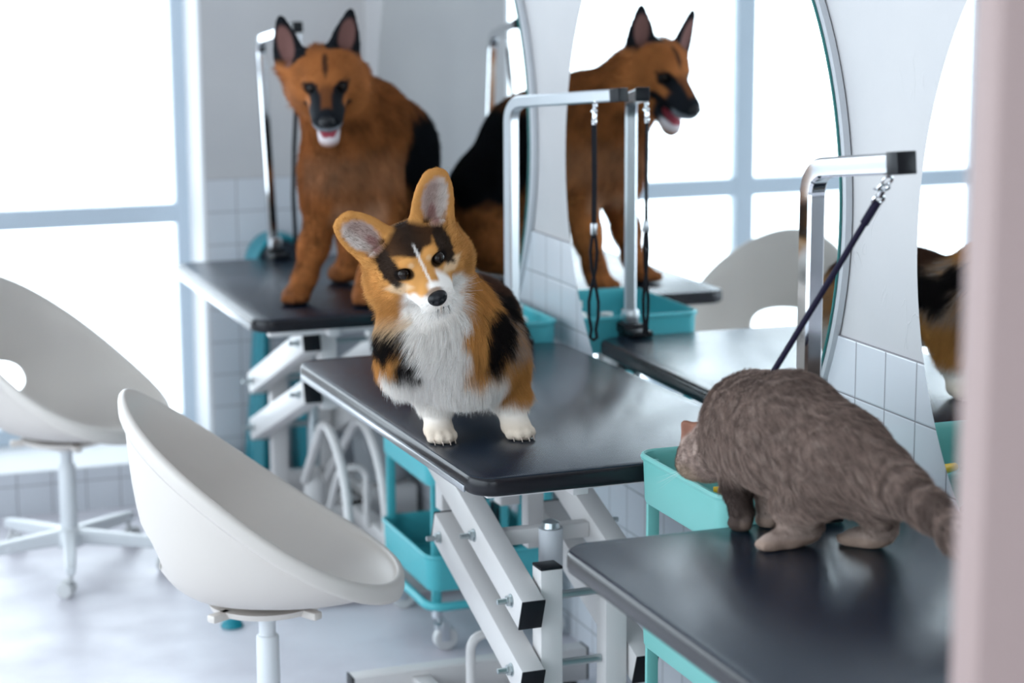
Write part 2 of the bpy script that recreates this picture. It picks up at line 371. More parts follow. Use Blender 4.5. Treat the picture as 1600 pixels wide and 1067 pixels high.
# ================================================================== grooming tables
TH = .74
def grooming_table(label, cx, cy, w_=.63, l_=1.10, flip=False, alu_edge=False, rz=0.0, pedal=True, short=1.0, name='grooming_table'):
    t = empty(name, (cx, cy, 0), (PI if flip else 0) + rz); tag(t, label, 'table', 'grooming tables along the wall')
    def lp(z, inset, r=.05):
        return [(x, y, z) for x, y in rrect(w_ - 2 * inset, l_ - 2 * inset, r - inset * .8, 8)]
    bm = bmesh.new(); loft(bm, [lp(TH - .006, .004), lp(TH - .0012, .004), lp(TH, .0065)]); link_mesh('rubber_mat', bm, 'mat', t, angle=30)
    bm = bmesh.new()
    prof = [(TH - .034, .006), (TH - .031, .0015), (TH - .026, 0), (TH - .010, 0), (TH - .0045, .0012), (TH - .0025, .0035), (TH - .006, .0055), (TH - .03, .0075)]
    loft(bm, [lp(z, i) for z, i in prof], closed=True)
    link_mesh('edge_trim', bm, 'edge_black', t, angle=50)
    bm = bmesh.new(); loft(bm, [lp(TH - .030, .008), lp(TH - .0065, .008)]); link_mesh('board', bm, 'grey_metal', t, smooth=False)
    if alu_edge:
        s = -1 if not flip else 1
        bm = bmesh.new()
        beam(bm, (s * (w_ / 2 + .001), -l_ / 2 + .052, TH - .027), (s * (w_ / 2 + .001), l_ / 2 - .052, TH - .027), .004, .012, .001)
        link_mesh('aluminium_strip', bm, 'alu', t)
    # under frame
    zb = TH - .034
    bm = bmesh.new()
    for sx in (-1, 1): beam(bm, (sx * .09, -l_ / 2 + .07, zb - .0155), (sx * .09, l_ / 2 - .07, zb - .0155), .03, .03)
    for sy in (-1, 1): beam(bm, (-w_ / 2 + .06, sy * (l_ / 2 - .12), zb - .0155), (w_ / 2 - .06, sy * (l_ / 2 - .12), zb - .0155), .0295, .0295)
    link_mesh('top_frame', bm, 'white_metal', t)
    PN, PF = (-.285, .425, .290), (.270, .630, .495)   # y, z of the upper and lower pivots near / far
    for sx in (-1, 1):
        up = bmesh.new(); beam(up, (sx * .066, PN[0], .06), (sx * .066, PN[0], .482), .044, .044)
        post = link_mesh('base_post', up, 'white_metal', t)
        c = bmesh.new(); box(c, (sx * .066, PN[0], .4845), (.045, .045, .006), .002); link_mesh('end_cap', c, 'cap', post)
        up = bmesh.new(); beam(up, (sx * .066, PF[0], .455), (sx * .066, PF[0], zb - .0005), .044, .044)
        link_mesh('top_bracket', up, 'white_metal', t)
        if short < 1:
            ys = PN[0] + (PF[0] - PN[0]) * short; zs_ = PN[2] + (PF[2] - PN[2]) * short
            up = bmesh.new(); beam(up, (sx * .066, ys, zs_ - .04), (sx * .066, ys, zb - .0005), .036, .036); link_mesh('link_bracket', up, 'white_metal', t)
        for k in (1, 2):
            a = Vector((sx * .116, PN[0], PN[k])); b_ = Vector((sx * .116, PF[0], PF[k]))
            if k == 2: b_ = a + (b_ - a) * short
            d = (b_ - a).normalized()
            a2 = a - d * .048; b2 = b_ + d * .045
            bm = bmesh.new(); beam(bm, a2, b2, .046, .062, .003)
            arm = link_mesh('lift_arm', bm, 'white_metal', t)
            c = bmesh.new(); beam(c, a2 - d * .003, a2 + d * .001, .0464, .0624, .001); link_mesh('end_cap', c, 'cap', arm)
            c = bmesh.new(); beam(c, b2 - d * .001, b2 + d * .003, .0464, .0624, .001); link_mesh('end_cap', c, 'cap', arm)
            for pv in ((a, b_) if k == 2 or short == 1 else (a, a + (b_ - a) * .36, b_)):
                bo = bmesh.new(); Rx = axis_R((sx, 0, 0))
                lathe(bo, [(0, 0), (.013, 0), (.013, .002), (0, .002)], 20, pv + Vector((sx * .023, 0, 0)), Rx)
                lathe(bo, [(.010, .002), (.0105, .004), (.010, .010), (.006, .0105), (.006, .0105), (.0055, .028), (0, .029)], 6, pv + Vector((sx * .023, 0, 0)), Rx)
                link_mesh('bolt', bo, 'steel', arm)
    for (py, pz) in ((PN[0], PN[1]), (PN[0], PN[2]), (PF[0], PF[1]), (PF[0], PF[2])):
        bm = bmesh.new(); tube(bm, [(-.043, py, pz), (.043, py, pz)], .008, 12); link_mesh('pivot_rod', bm, 'steel', t)
    # mid cross bar and lift cylinder
    ym = -.10; zm = PN[1] + (PF[1] - PN[1]) * (ym - PN[0]) / (PF[0] - PN[0])
    bm = bmesh.new(); beam(bm, (-.092, ym, zm), (.092, ym, zm), .03, .03); link_mesh('cross_bar', bm, 'white_metal', t)
    bm = bmesh.new(); lathe(bm, [(0, .39), (.024, .39), (.024, zm + .02), (0, zm + .02)], 24, (0, ym - .04, 0)); 
    cyl = link_mesh('lift_sleeve', bm, 'grey_metal', t)
    bm = bmesh.new(); lathe(bm, [(0, zm + .02), (.019, zm + .021), (.017, zm + .032), (.008, zm + .037), (0, zm + .038)], 24, (0, ym - .04, 0)); link_mesh('sleeve_cap', bm, 'steel', cyl)
    bm = bmesh.new(); lathe(bm, [(0, .10), (.017, .10), (.017, .40), (0, .40)], 24, (0, ym - .04, 0)); link_mesh('piston', bm, 'steel', t)
    bm = bmesh.new(); lathe(bm, [(0, .09), (.03, .09), (.032, .10), (.03, .185), (.02, .20), (0, .20)], 24, (0, ym - .04, 0)); link_mesh('pump_housing', bm, 'white_metal', t)
    # base
    bm = bmesh.new()
    yb = {-1: -(.50 if short < 1 else l_ / 2 + .005), 1: (.33 if short < 1 else l_ / 2 + .005)}
    for sx in (-1, 1): beam(bm, (sx * .12, yb[-1] + .02, .055), (sx * .12, yb[1] - .02, .055), .04, .05)
    for yy in (PN[0], ym - .04): beam(bm, (-.14, yy, .065), (.14, yy, .065), .05, .03)
    link_mesh('base_rail', bm, 'white_metal', t)
    for sy in (-1, 1):
        bm = bmesh.new(); beam(bm, (-.27, yb[sy], .055), (.27, yb[sy], .055), .045, .075)
        cb = link_mesh('base_foot_bar', bm, 'white_metal', t)
        for sx in (-1, 1):
            c = bmesh.new(); box(c, (sx * .272, yb[sy], .055), (.004, .046, .076), .001); link_mesh('end_cap', c, 'cap', cb)
            c = bmesh.new(); lathe(c, [(0, .0005), (.02, .0005), (.02, .008), (.006, .012), (.006, .02), (0, .02)], 20, (sx * .235, yb[sy], 0)); link_mesh('levelling_foot', c, 'cap', cb)
    # bent foot pedal hoop
    if pedal:
        bm = bmesh.new()
        P_ = smooth_path([(-.090, .075, .07), (-.090, .075, .238), (-.015, .075, .238), (-.01, -.02, .10)], .035)
        tube(bm, P_, .010, 12)
        link_mesh('pedal_bar', bm, 'white_metal', t)
        for sx in ((-1, 1) if flip else ()):
            bm = bmesh.new(); P_ = smooth_path([(sx * .03, -.13, .16), (sx * .05, .18, .42), (sx * .05, .38, .30), (sx * .05, .42, .05)], .12, 8)
            tube(bm, P_, .013, 12); link_mesh('pedal_bar', bm, 'white_metal', t)
    return t
T1 = grooming_table('far black topped grooming table with white lift frame, under the large brown dog', -.352, 5.385, .615, 1.04, flip=True, alu_edge=True)
T2 = grooming_table('middle black topped grooming table with silver left edge, under the three coloured dog', -.368, 3.775, .625, 1.14, alu_edge=True, rz=math.radians(1.2), short=.73)
T3 = grooming_table('nearest black ribbed grooming table at lower right, under the grey cat', -.36, 2.235, .64, 1.11, pedal=False, short=.73)

# ------------------------------------------------------------------ grooming arms with leashes
def grooming_arm(label, base, ztop, dvec, zend, post_r=.0135, m_='chrome', clamp_dir=(0, -1), lean=(0, 0)):
    t = empty('grooming_stand', (base[0], base[1], 0)); tag(t, label, 'grooming stand', 'grooming stands clamped to the tables')
    bm = bmesh.new()
    top = (lean[0], lean[1], ztop); end = (lean[0] + dvec[0], lean[1] + dvec[1], zend)
    path = smooth_path([(0, 0, TH - .07), top, end], .045, 10)
    tube(bm, path, post_r, square=True, up=Vector((dvec[0], dvec[1], 0)).normalized())
    link_mesh('arm_tube', bm, m_, t, angle=30)
    d = Vector((dvec[0], dvec[1], zend - ztop)).normalized()
    bm = bmesh.new(); e = Vector(end)
    beam(bm, e - d * .001, e + d * .028, post_r * 2.15, post_r * 2.15, .0015); link_mesh('end_cap', bm, 'cap', t)
    # clamp block: jaw over the table edge with a screw
    bm = bmesh.new(); cd = Vector((clamp_dir[0], clamp_dir[1], 0))
    box(bm, (0, 0, TH + .012), (.05, .05, .024), .004); 
    box(bm, Vector((0, 0, TH + .008)) + cd * .045, (.05, .07, .014) if abs(clamp_dir[1]) else (.07, .05, .014), .003)
    box(bm, (0, 0, TH - .04), (.044, .044, .09), .003)
    box(bm, Vector((0, 0, TH - .075)) + cd * .04, (.04, .06, .014) if abs(clamp_dir[1]) else (.06, .04, .014), .003)
    link_mesh('clamp', bm, 'cap', t)
    bm = bmesh.new(); lathe(bm, [(0, 0), (.006, 0), (.006, .075), (0, .075)], 16, Vector((0, 0, TH - .115)) + cd * .05); box(bm, Vector((0, 0, TH - .115)) + cd * .05, (.05, .01, .01), .002)
    link_mesh('clamp_screw', bm, 'steel', t)
    bm = bmesh.new(); box(bm, (0, 0, TH + .040), (.034, .034, .032), .004); link_mesh('collar', bm, 'satin', t)
    return t
def snap_hook(bm, a, b_):
    """trigger hook between a (ring on the arm) and b (leash end)"""
    a = Vector(a); b_ = Vector(b_); d = (b_ - a); L_ = d.length; d.normalize(); R = axis_R(d)
    def at(x, y, z): return a + R @ Vector((x, y, z * L_))
    ring = [at(.0075 * math.cos(k * PI / 8), 0, .10 + .16 * math.sin(k * PI / 8)) for k in range(16)]; tube(bm, ring, .0022, 8, closed=True)
    hook = [at(.008 * math.cos(k), 0, .34 + .12 * math.sin(k)) for k in [i * PI / 6 - PI * .25 for i in range(9)]]; tube(bm, hook, .0028, 8)
    tube(bm, [at(0, 0, .44), at(0, 0, .52), at(0, 0, .70)], .0048, 10)
    tube(bm, [at(.003, 0, .46), at(.016, 0, .40)], .0022, 8)
    ring = [at(.0085 * math.cos(k * PI / 8), 0, .84 + .16 * math.sin(k * PI / 8)) for k in range(16)]; tube(bm, ring, .0026, 8, closed=True)
arm1 = grooming_arm('chrome grooming arm at the far table, behind the large brown dog', (-.352, 5.932), 1.373, (.030, -.30), 1.415, m_='chrome', clamp_dir=(0, -1), lean=(-.030, 0))
arm2 = grooming_arm('satin metal grooming arm beside the mirrors at the middle table, loop leash on it', (-.171, 4.385), 1.284, (.115, -.325), 1.316, m_='satin', clamp_dir=(0, -1))
arm3 = grooming_arm('shiny chrome grooming arm at the nearest table, dark leash running down to the cat', (-.246, 2.822), 1.284, (.018, -.215), 1.310, post_r=.0155, m_='chrome', clamp_dir=(0, -1))

def leash(label, clip_top, clip_end, build):
    t = empty('leash', clip_end); tag(t, label, 'leash', 'grooming leashes'); off = Vector(clip_end)
    bm = bmesh.new(); snap_hook(bm, Vector(clip_top) - off, Vector((0, 0, 0))); link_mesh('snap_hook', bm, 'chrome', t)
    build(t, off); return t
def ribbon(bm, pts, w_, th, side):
    """flat nylon strap along pts, side = width direction"""
    P = [Vector(p) for p in pts]; S = Vector(side).normalized(); loops = []
    for i, p_ in enumerate(P):
        d = (P[min(i + 1, len(P) - 1)] - P[max(i - 1, 0)]).normalized(); n = d.cross(S).normalized(); s = n.cross(d)
        loops.append([p_ + s * w_ / 2 + n * th / 2, p_ - s * w_ / 2 + n * th / 2, p_ - s * w_ / 2 - n * th / 2, p_ + s * w_ / 2 - n * th / 2])
    loft(bm, loops)
def loop_build(top, slide_z, bot_z, wide, side=(.8, -.6, 0)):
    def f(t, off):
        S = Vector(side).normalized(); bm = bmesh.new()
        zs = slide_z - off.z; zb = bot_z - off.z
        ribbon(bm, [(0, 0, 0), (.001, 0, zs * .5), (0, 0, zs)], .011, .003, S)
        link_mesh('strap', bm, 'black', t)
        bm = bmesh.new(); n = 20; pts = []
        for k in range(n + 1):
            a = k / n; h = zs + (zb - zs) * (1 - math.cos(a * 2 * PI)) / 2; wv = math.sin(a * 2 * PI) * wide * (1 if True else 0)
            # twisted figure-eight loop
            tt = (h - zs) / (zb - zs); wv = (1 if a < .5 else -1) * wide * math.sin(PI * min(1, tt * 1.0)) * math.cos(PI * tt * 1.15)
            if tt > .93: wv = (1 if a < .5 else -1) * wide * .9 * math.sqrt(max(0, 1 - ((tt - .82) / .18) ** 2)) * -1
            pts.append(S * wv + Vector((0, 0, h)))
        tube(bm, pts, .0038, 8); link_mesh('noose_loop', bm, 'black', t)
        bm = bmesh.new(); box(bm, (0, 0, zs), (.013, .010, .026), .002); link_mesh('slider', bm, 'satin', t)
    return f
leash('black loop leash hanging from the middle table\'s arm, with a white slider', (-.084, 4.10, 1.298), (-.086, 4.10, 1.252), loop_build(0, 1.028, .785, .017))
leash('black leash hanging behind the large brown dog', (-.330, 5.66, 1.395), (-.332, 5.66, 1.345),
      lambda t, off: (lambda bm: (ribbon(bm, [(0, 0, 0), (-.012, 0, -.12), (-.022, 0, -.26), (-.028, 0, -.40), (-.024, 0, -.55)], .012, .003, (.9, -.4, 0)), link_mesh('strap', bm, 'black', t)))(bmesh.new()))
def catleash(t, off):
    bm = bmesh.new(); e = Vector((-.352, 2.755, .970)) - off
    tube(bm, [(0, 0, 0), e * .3 + Vector((0, 0, -.001)), e * .6, e], .0048, 8); link_mesh('strap', bm, 'leash', t)
    bm = bmesh.new(); d = e.normalized(); tube(bm, [d * -.004, d * .035], .0066, 8); link_mesh('stitched_end', bm, 'leash', t)
leash('dark purple leash pulled tight between the nearest arm and the cat\'s back', (-.229, 2.625, 1.287), (-.2275, 2.66, 1.246), catleash)

# ================================================================== swivel chairs
def swivel_chair(label, x, y, face, base_rot, dz=0.0):
    t = empty('swivel_chair', (x, y, 0), face); tag(t, label, 'chair', 'white swivel shell chairs')
    NT, NS = 112, 22
    def rim(th):
        s = ((1 - math.cos(th)) / 2)
        X = .257 * math.cos(th) - .0; Y = .247 * math.sin(th) * (1 + .03 * math.cos(th))
        e = 1 + .035 * math.sin(2 * th) ** 2
        return X * e, Y * e, .413 + dz + .370 * s ** 1.35
    def surf(th, t_, off=0.0):
        X, Y, Z = rim(th); cx = -.01
        pz = 2.1 + 1.1 * ((1 - math.cos(th)) / 2)
        f = 1 - (1 - t_) ** 1.75; g = t_ ** pz
        k = 1 + off / .25 * t_
        return Vector((cx + (X - cx) * f * k, Y * f * k, .372 + dz + (Z - .372 - dz) * g - off * (1 - t_) * 1.0))
    bm = bmesh.new(); loops = []
    for j in range(1, NS + 1): loops.append([surf(2 * PI * i / NT, j / NS) for i in range(NT)])
    def lip(dr, dz_):
        out = []
        for i in range(NT):
            th = 2 * PI * i / NT; X, Y, Z = rim(th); l_ = math.hypot(X, Y); out.append(Vector((X + X / l_ * dr, Y + Y / l_ * dr, Z + dz_)))
        return out
    loops += [lip(.004, .003), lip(.010, .002), lip(.0145, -.003), lip(.016, -.010), lip(.0155, -.030), lip(.013, -.037), lip(.008, -.038), lip(.006, -.034)]
    for j in range(NS - 1, 0, -1): loops.append([surf(2 * PI * i / NT, j / NS * .985, .0055) for i in range(NT)])
    rings = [[bm.verts.new(p) for p in lp_] for lp_ in loops]
    for A, B in zip(rings, rings[1:]):
        for i in range(NT): bm.faces.new((A[i], A[(i + 1) % NT], B[(i + 1) % NT], B[i]))
    for ring, z, flip in ((rings[0], .372 + dz, True), (rings[-1], .3665 + dz, False)):
        c = bm.verts.new((-.01, 0, z))
        for i in range(NT): bm.faces.new((ring[(i + 1) % NT], ring[i], c))
    sh = link_mesh('seat_shell', bm, 'chair', t, angle=60)
    # oval grip opening low in the back
    cb = bmesh.new(); lp_ = []
    for xx in (-.42, -.10): lp_.append([(xx, .118 * math.copysign(abs(math.cos(a)) ** .8, math.cos(a)), .492 + dz + .050 * math.copysign(abs(math.sin(a)) ** .8, math.sin(a))) for a in [2 * PI * k / 40 for k in range(40)]])
    loft(cb, lp_); cut = link_mesh('cutter', cb, 'chair', smooth=False); cut.parent = t
    md = sh.modifiers.new('grip', 'BOOLEAN'); md.object = cut; md.operation = 'DIFFERENCE'; md.solver = 'EXACT'
    bpy.context.view_layer.update(); dg = bpy.context.evaluated_depsgraph_get()
    me = bpy.data.meshes.new_from_object(sh.evaluated_get(dg)); sh.modifiers.clear(); sh.data = me
    me.shade_smooth(); me.set_sharp_from_angle(angle=math.radians(60)); bpy.data.objects.remove(cut)
    # dish under the seat with two lugs
    bm = bmesh.new(); lathe(bm, [(0, .325 + dz), (.03, .325 + dz), (.05, .332 + dz), (.11, .350 + dz), (.115, .362 + dz), (0, .362 + dz)], 40)
    for a in (.6, 2.3, 3.9, 5.5): box(bm, (.12 * math.cos(a), .12 * math.sin(a), .354 + dz), (.05, .022, .016), .004, Matrix.Rotation(a, 3, 'Z'))
    link_mesh('seat_bracket', bm, 'chair', t)
    bm = bmesh.new(); lathe(bm, [(0, .25 + dz), (.0165, .25 + dz), (.0165, .33 + dz), (0, .33 + dz)], 28); link_mesh('upper_column', bm, 'chair_metal', t)
    bm = bmesh.new(); lathe(bm, [(0, .07), (.026, .07), (.0235, .12), (.0225, .283 + dz), (.0205, .287 + dz), (.017, .288 + dz), (0, .288 + dz)], 28); link_mesh('lower_column', bm, 'chair_metal', t)
    bm = bmesh.new(); lathe(bm, [(0, .062), (.036, .062), (.040, .07), (.040, .098), (.034, .106), (.026, .112), (0, .112)], 32); hub = link_mesh('hub', bm, 'chair_metal', t)
    for k in range(5):
        a = base_rot - face + k * 2 * PI / 5; R = Matrix.Rotation(a, 3, 'Z')
        bm = bmesh.new()
        L_ = []
        for x_, w_, h, zc in ((.03, .034, .040, .088), (.12, .032, .036, .083), (.22, .028, .030, .077), (.285, .024, .024, .073), (.292, .018, .018, .073)):
            L_.append([R @ Vector((x_, yy * w_ / 2, zc + zz * h / 2)) for yy, zz in ((-1, -.7), (-1, .7), (-.7, 1), (.7, 1), (1, .7), (1, -.7), (.7, -1), (-.7, -1))])
        loft(bm, L_); leg = link_mesh('leg', bm, 'chair_metal', t)
        c = bmesh.new(); p_ = R @ Vector((.270, 0, 0)); a2 = base_rot * 1.7 + k * 1.3
        lathe(c, [(0, .040), (.0065, .040), (.0065, .068), (0, .068)], 12, p_)
        Rw = Matrix.Rotation(a2, 3, 'Z') @ axis_R((0, 1, 0)); q_ = p_ + Matrix.Rotation(a2, 3, 'Z') @ Vector((.012, 0, .0215))
        for s in (-1, 1):
            lathe(c, [(0, s * .009), (.018, s * .009), (.0212, s * .011), (.0212, s * .020), (.017, s * .0235), (0, s * .0235)], 24, q_, Rw)
        box(c, q_ + Vector((0, 0, .012)), (.024, .016, .022), .004, Matrix.Rotation(a2, 3, 'Z'))
        link_mesh('caster', c, 'wheel', leg)
    return t
# facing angles: the opening of the shell looks along local +x
CH_A = swivel_chair('white swivel shell chair by the window at the left edge, five star base in view', -1.050, 5.44, math.radians(-40), math.radians(-98))
CH_B = swivel_chair('nearer white swivel shell chair in front, turned to the right, base below the picture', -.880, 3.86, math.radians(-14.7), math.radians(-60), dz=.0)

# ================================================================== teal trolleys
def trolley(label, cx, cy, wx, wy, rims, name='utility_cart', tm='teal'):
    t = empty(name, (cx, cy, 0)); tag(t, label, 'cart', 'teal utility carts')
    for k, zr in enumerate(rims):
        bm = bmesh.new(); h = .088; R_ = .035
        def lp_(ins, z): return [(x, y, z) for x, y in rrect(wx - 2 * ins, wy - 2 * ins, R_ - ins * .6, 8)]
        loft(bm, [lp_(.0035, zr - .012), lp_(.006, zr - h + .006), lp_(.009, zr - h), lp_(.05, zr - h), ], cap0=False, cap1=True)
        loft(bm, [lp_(.0035, zr - .012), lp_(.0005, zr - .011), lp_(-.0012, zr - .006), lp_(.0008, zr - .001), lp_(.004, zr), lp_(.0062, zr - .003), lp_(.0065, zr - .012), lp_(.0085, zr - h + .008), lp_(.0115, zr - h + .0025), lp_(.05, zr - h + .0025)], cap0=False, cap1=True)
        tr = link_mesh('tray', bm, tm, t, angle=35)
    bm = bmesh.new(); zf = .113
    ring = [Vector((x, y, zf)) for x, y in rrect(wx - .01, wy - .01, .04, 6)]
    tube(bm, ring, .0105, 12, closed=True); link_mesh('bottom_frame', bm, tm, t)
    for sx in (-1, 1):
        for sy in (-1, 1):
            bm = bmesh.new(); px, py = sx * (wx / 2 - .026), sy * (wy / 2 - .020)
            box(bm, (px, py, (zf + rims[0] - .02) / 2), (.022, .010, rims[0] - .02 - zf + .01), .002); link_mesh('post', bm, tm, t)
            c = bmesh.new(); px, py = sx * (wx / 2 - .03), sy * (wy / 2 - .03)
            lathe(c, [(0, .082), (.013, .082), (.013, .105), (0, .105)], 16, (px, py, 0)); 
            box(c, (px + .012, py, .058), (.034, .026, .012), .003)
            for s in (-1, 1): box(c, (px + .016, py + s * .015, .05), (.020, .003, .05), .001)
            ca = link_mesh('caster_fork', c, 'satin', t)
            c = bmesh.new(); Rw = axis_R((0, 1, 0))
            lathe(c, [(0, -.011), (.026, -.011), (.029, -.008), (.029, .008), (.026, .011), (0, .011)], 28, (px + .020, py, .0295), Rw); link_mesh('wheel', c, 'wheel', ca)
    return t
CA = trolley('teal three tier cart standing beyond the middle grooming table by the wall', -.205, 4.615, .33, .40, (.775, .490, .238))
CB = trolley('pale teal three tier cart between the two nearer tables, the cat looking into it', -.203, 3.025, .35, .345, (.768, .510, .252), tm='teal_pale')

# things in the trays
def brush(name, label, cat, loc, rz, hm, body='bristle', group=None, L_=.10, w_=.05):
    t = empty(name, loc, rz); tag(t, label, cat, group)
    bm = bmesh.new(); box(bm, (0, 0, .020), (L_ * .55, w_, .012), .004, seg=3); link_mesh('brush_head', bm, hm, t)
    bm = bmesh.new()
    for i in range(8):
        for j in range(5):
            x = -L_ * .24 + L_ * .48 * i / 7; y = -w_ * .38 + w_ * .76 * j / 4
            tube(bm, [(x, y, .015), (x + .001, y, 0.0005)], .0009, 5)
    link_mesh('pins', bm, body, t)
    bm = bmesh.new(); tube(bm, [(L_ * .2, 0, .022), (L_ * .5, 0, .026), (L_ * 1.2, 0, .020)], .009, 12, rfun=lambda a: .8 + .35 * math.sin(a * PI)); link_mesh('handle', bm, hm, t)
    return t
zt3 = .252 - .0855; zt1 = .768 - .0855
brush('slicker_brush', 'yellow handled slicker brush in the pale teal cart\'s top tray', 'brush', (-.275, 2.95, zt1), -.5, 'yellow', 'steel')
brush('pin_brush', 'second yellow brush, lying deeper in the same top tray', 'brush', (-.16, 3.06, zt1), 2.6, 'yellow', 'steel')
za3 = .238 - .0855; za1 = .775 - .0855
brush('dark_brush', 'dark brush at the left of the low tray under the middle table', 'brush', (-.303, 4.52, za3), 1.571, 'bristle', L_=.09, w_=.05)
bm = bmesh.new(); 
random.seed(4)
for i in range(90):
    a = random.random() * 2 * PI; r = random.random() * .04; h = .05 + random.random() * .05
    tube(bm, [(r * math.cos(a), r * math.sin(a), .03), (r * 1.5 * math.cos(a) , r * 1.5 * math.sin(a), .03 + h)], .0016, 5)
t = empty('duster', (-.115, 4.72, .1525)); tag(t, 'dark bristle duster standing in the low tray of the far teal cart', 'duster')
link_mesh('bristles', bm, 'bristle', t)
bm = bmesh.new(); lathe(bm, [(0, 0), (.03, 0), (.034, .01), (.03, .04), (0, .04)], 24); link_mesh('holder', bm, 'teal_dark', t)
def bottle(label, loc, h, r, m_):
    t = empty('bottle', loc); tag(t, label, 'bottle', 'bottles on the far teal cart')
    bm = bmesh.new(); lathe(bm, [(0, 0), (r * .9, 0), (r, .004), (r, h * .62), (r * .85, h * .72), (r * .4, h * .78), (r * .4, h * .84), (0, h * .84)], 28); link_mesh('bottle_body', bm, m_, t)
    bm = bmesh.new(); lathe(bm, [(0, h * .84), (r * .5, h * .84), (r * .5, h), (0, h)], 20); link_mesh('cap', bm, 'white_metal', t)
bottle('white bottle at the wall side of the far teal cart\'s top tray', (-.10, 4.54, za1), .105, .026, 'bottle')
bottle('squat pale bottle beside the white one in the same top tray', (-.16, 4.50, za1), .080, .030, 'bin')
# slotted basket in the low tray
t = empty('slotted_basket', (-.160, 4.54, za3)); tag(t, 'teal slotted plastic basket standing in the far cart\'s low tray', 'basket')
bm = bmesh.new(); bw, bd, bh = .20, .13, .236
for s in (-1, 1):
    box(bm, (0, s * bd / 2, .015), (bw, .004, .03)); box(bm, (0, s * bd / 2, bh - .020), (bw, .004, .04))
    for k in range(5): box(bm, (-bw / 2 + .009 + k * (bw - .018) / 4, s * bd / 2, bh / 2), (.018, .004, bh))
    box(bm, (s * bw / 2, 0, .015), (.004, bd, .03)); box(bm, (s * bw / 2, 0, bh - .012), (.004, bd, .024))
    for k in range(4): box(bm, (s * bw / 2, -bd / 2 + .012 + k * (bd - .024) / 3, bh / 2), (.004, .020, bh))
box(bm, (0, 0, .003), (bw, bd, .005)); link_mesh('basket_body', bm, 'teal', t, smooth=False)
bm = bmesh.new()
ring = [Vector((x, y, bh)) for x, y in rrect(bw + .008, bd + .008, .012, 4)]; tube(bm, ring, .004, 8, closed=True); link_mesh('rim', bm, 'teal_dark', t)
# cable loop hooked on the cart
bm = bmesh.new(); tube(bm, smooth_path([(-.372, 4.50, .484), (-.378, 4.53, .499), (-.374, 4.57, .502), (-.362, 4.59, .500), (-.352, 4.60, .47), (-.350, 4.59, .43)], .012), .0035, 8)
tag(link_mesh('cord', bm, 'black'), 'short black cord hooked over the far teal cart\'s middle tray', 'cord')

# narrow teal stand behind the far table
t = empty('plastic_stand', (-.318, 6.05, 0)); tag(t, 'narrow teal plastic stand with rounded hood, behind the far grooming table', 'stand')
for s in (-1, 1):
    bm = bmesh.new(); L_ = []
    for z, xi, xo, d in ((.0, .045, .115, .13), (.02, .045, .112, .125), (.28, .040, .088, .09), (.50, .038, .074, .07), (.70, .040, .076, .06)):
        L_.append([Vector((s * a, b_, z)) for a, b_ in ((xi, -d / 2), ((xi + xo) / 2, -d / 2 - .012), (xo, -d / 2 + .01), (xo, d / 2), (xi, d / 2))])
    loft(bm, L_); link_mesh('leg', bm, 'teal_dark', t, angle=25)
bm = bmesh.new(); L_ = []
for y, k in ((-.062, .84), (-.070, .93), (-.065, 1.0), (0, 1.03), (.055, 1.0), (.06, .8)):
    L_.append([Vector((.090 * k * math.cos(a), y, .690 + (.105 * k) * math.sin(a) + (.0))) for a in [PI * i / 20 for i in range(21)]] + [Vector((-.09 * k * (1 - 2 * i / 6), y, .69 - .02 * k)) for i in range(1, 6)])
loft(bm, L_, cap0=False); 
hd = link_mesh('hood', bm, 'teal_dark', t, angle=40)
bm = bmesh.new(); loft(bm, [[Vector((.074 * math.cos(a), y, .690 + .086 * math.sin(a))) for a in [PI * i / 20 for i in range(21)]] + [Vector((-.074 * (1 - 2 * i / 6), y, .685)) for i in range(1, 6)] for y in (-.062, -.04)]); link_mesh('dark_recess', bm, 'bristle', hd, angle=40)
bm = bmesh.new()
for x_, h in ((-.035, .035), (-.005, .045), (.03, .03)): lathe(bm, [(0, 0), (.007, 0), (.007, h), (0, h + .004)], 12, (x_, -.066, .695))
link_mesh('grey_knob', bm, 'satin', hd)

# grey bin on a low white step
bm = bmesh.new(); box(bm, (0, 0, .05), (.16, .2, .10), .008); o = link_mesh('step_box', bm, 'white_metal'); o.location = (-.108, 5.69, 0); tag(o, 'low white box on the floor under the far table, grey bin on it', 'box')
t = empty('waste_bin', (-.108, 5.69, .1002)); tag(t, 'rounded grey plastic bin under the far table by the tiled wall', 'bin')
bm = bmesh.new(); lathe(bm, [(0, 0), (.065, 0), (.074, .008), (.094, .27), (.090, .27), (.070, .012), (0, .01)], 40); link_mesh('bin_body', bm, 'bin', t)
bm = bmesh.new(); lathe(bm, [(.088, .272), (.097, .268), (.099, .276), (.094, .284), (.087, .280), (.088, .272)], 40); link_mesh('rim', bm, 'bin', t)
# small teal lid on the floor
bm = bmesh.new(); lathe(bm, [(0, .0005), (.026, .0005), (.028, .004), (.024, .014), (.012, .022), (0, .024)], 28)
o = link_mesh('lid', bm, 'teal_dark'); o.location = (-.755, 4.79, 0); tag(o, 'small teal lid on the floor, seen just behind the near chair\'s column', 'lid')
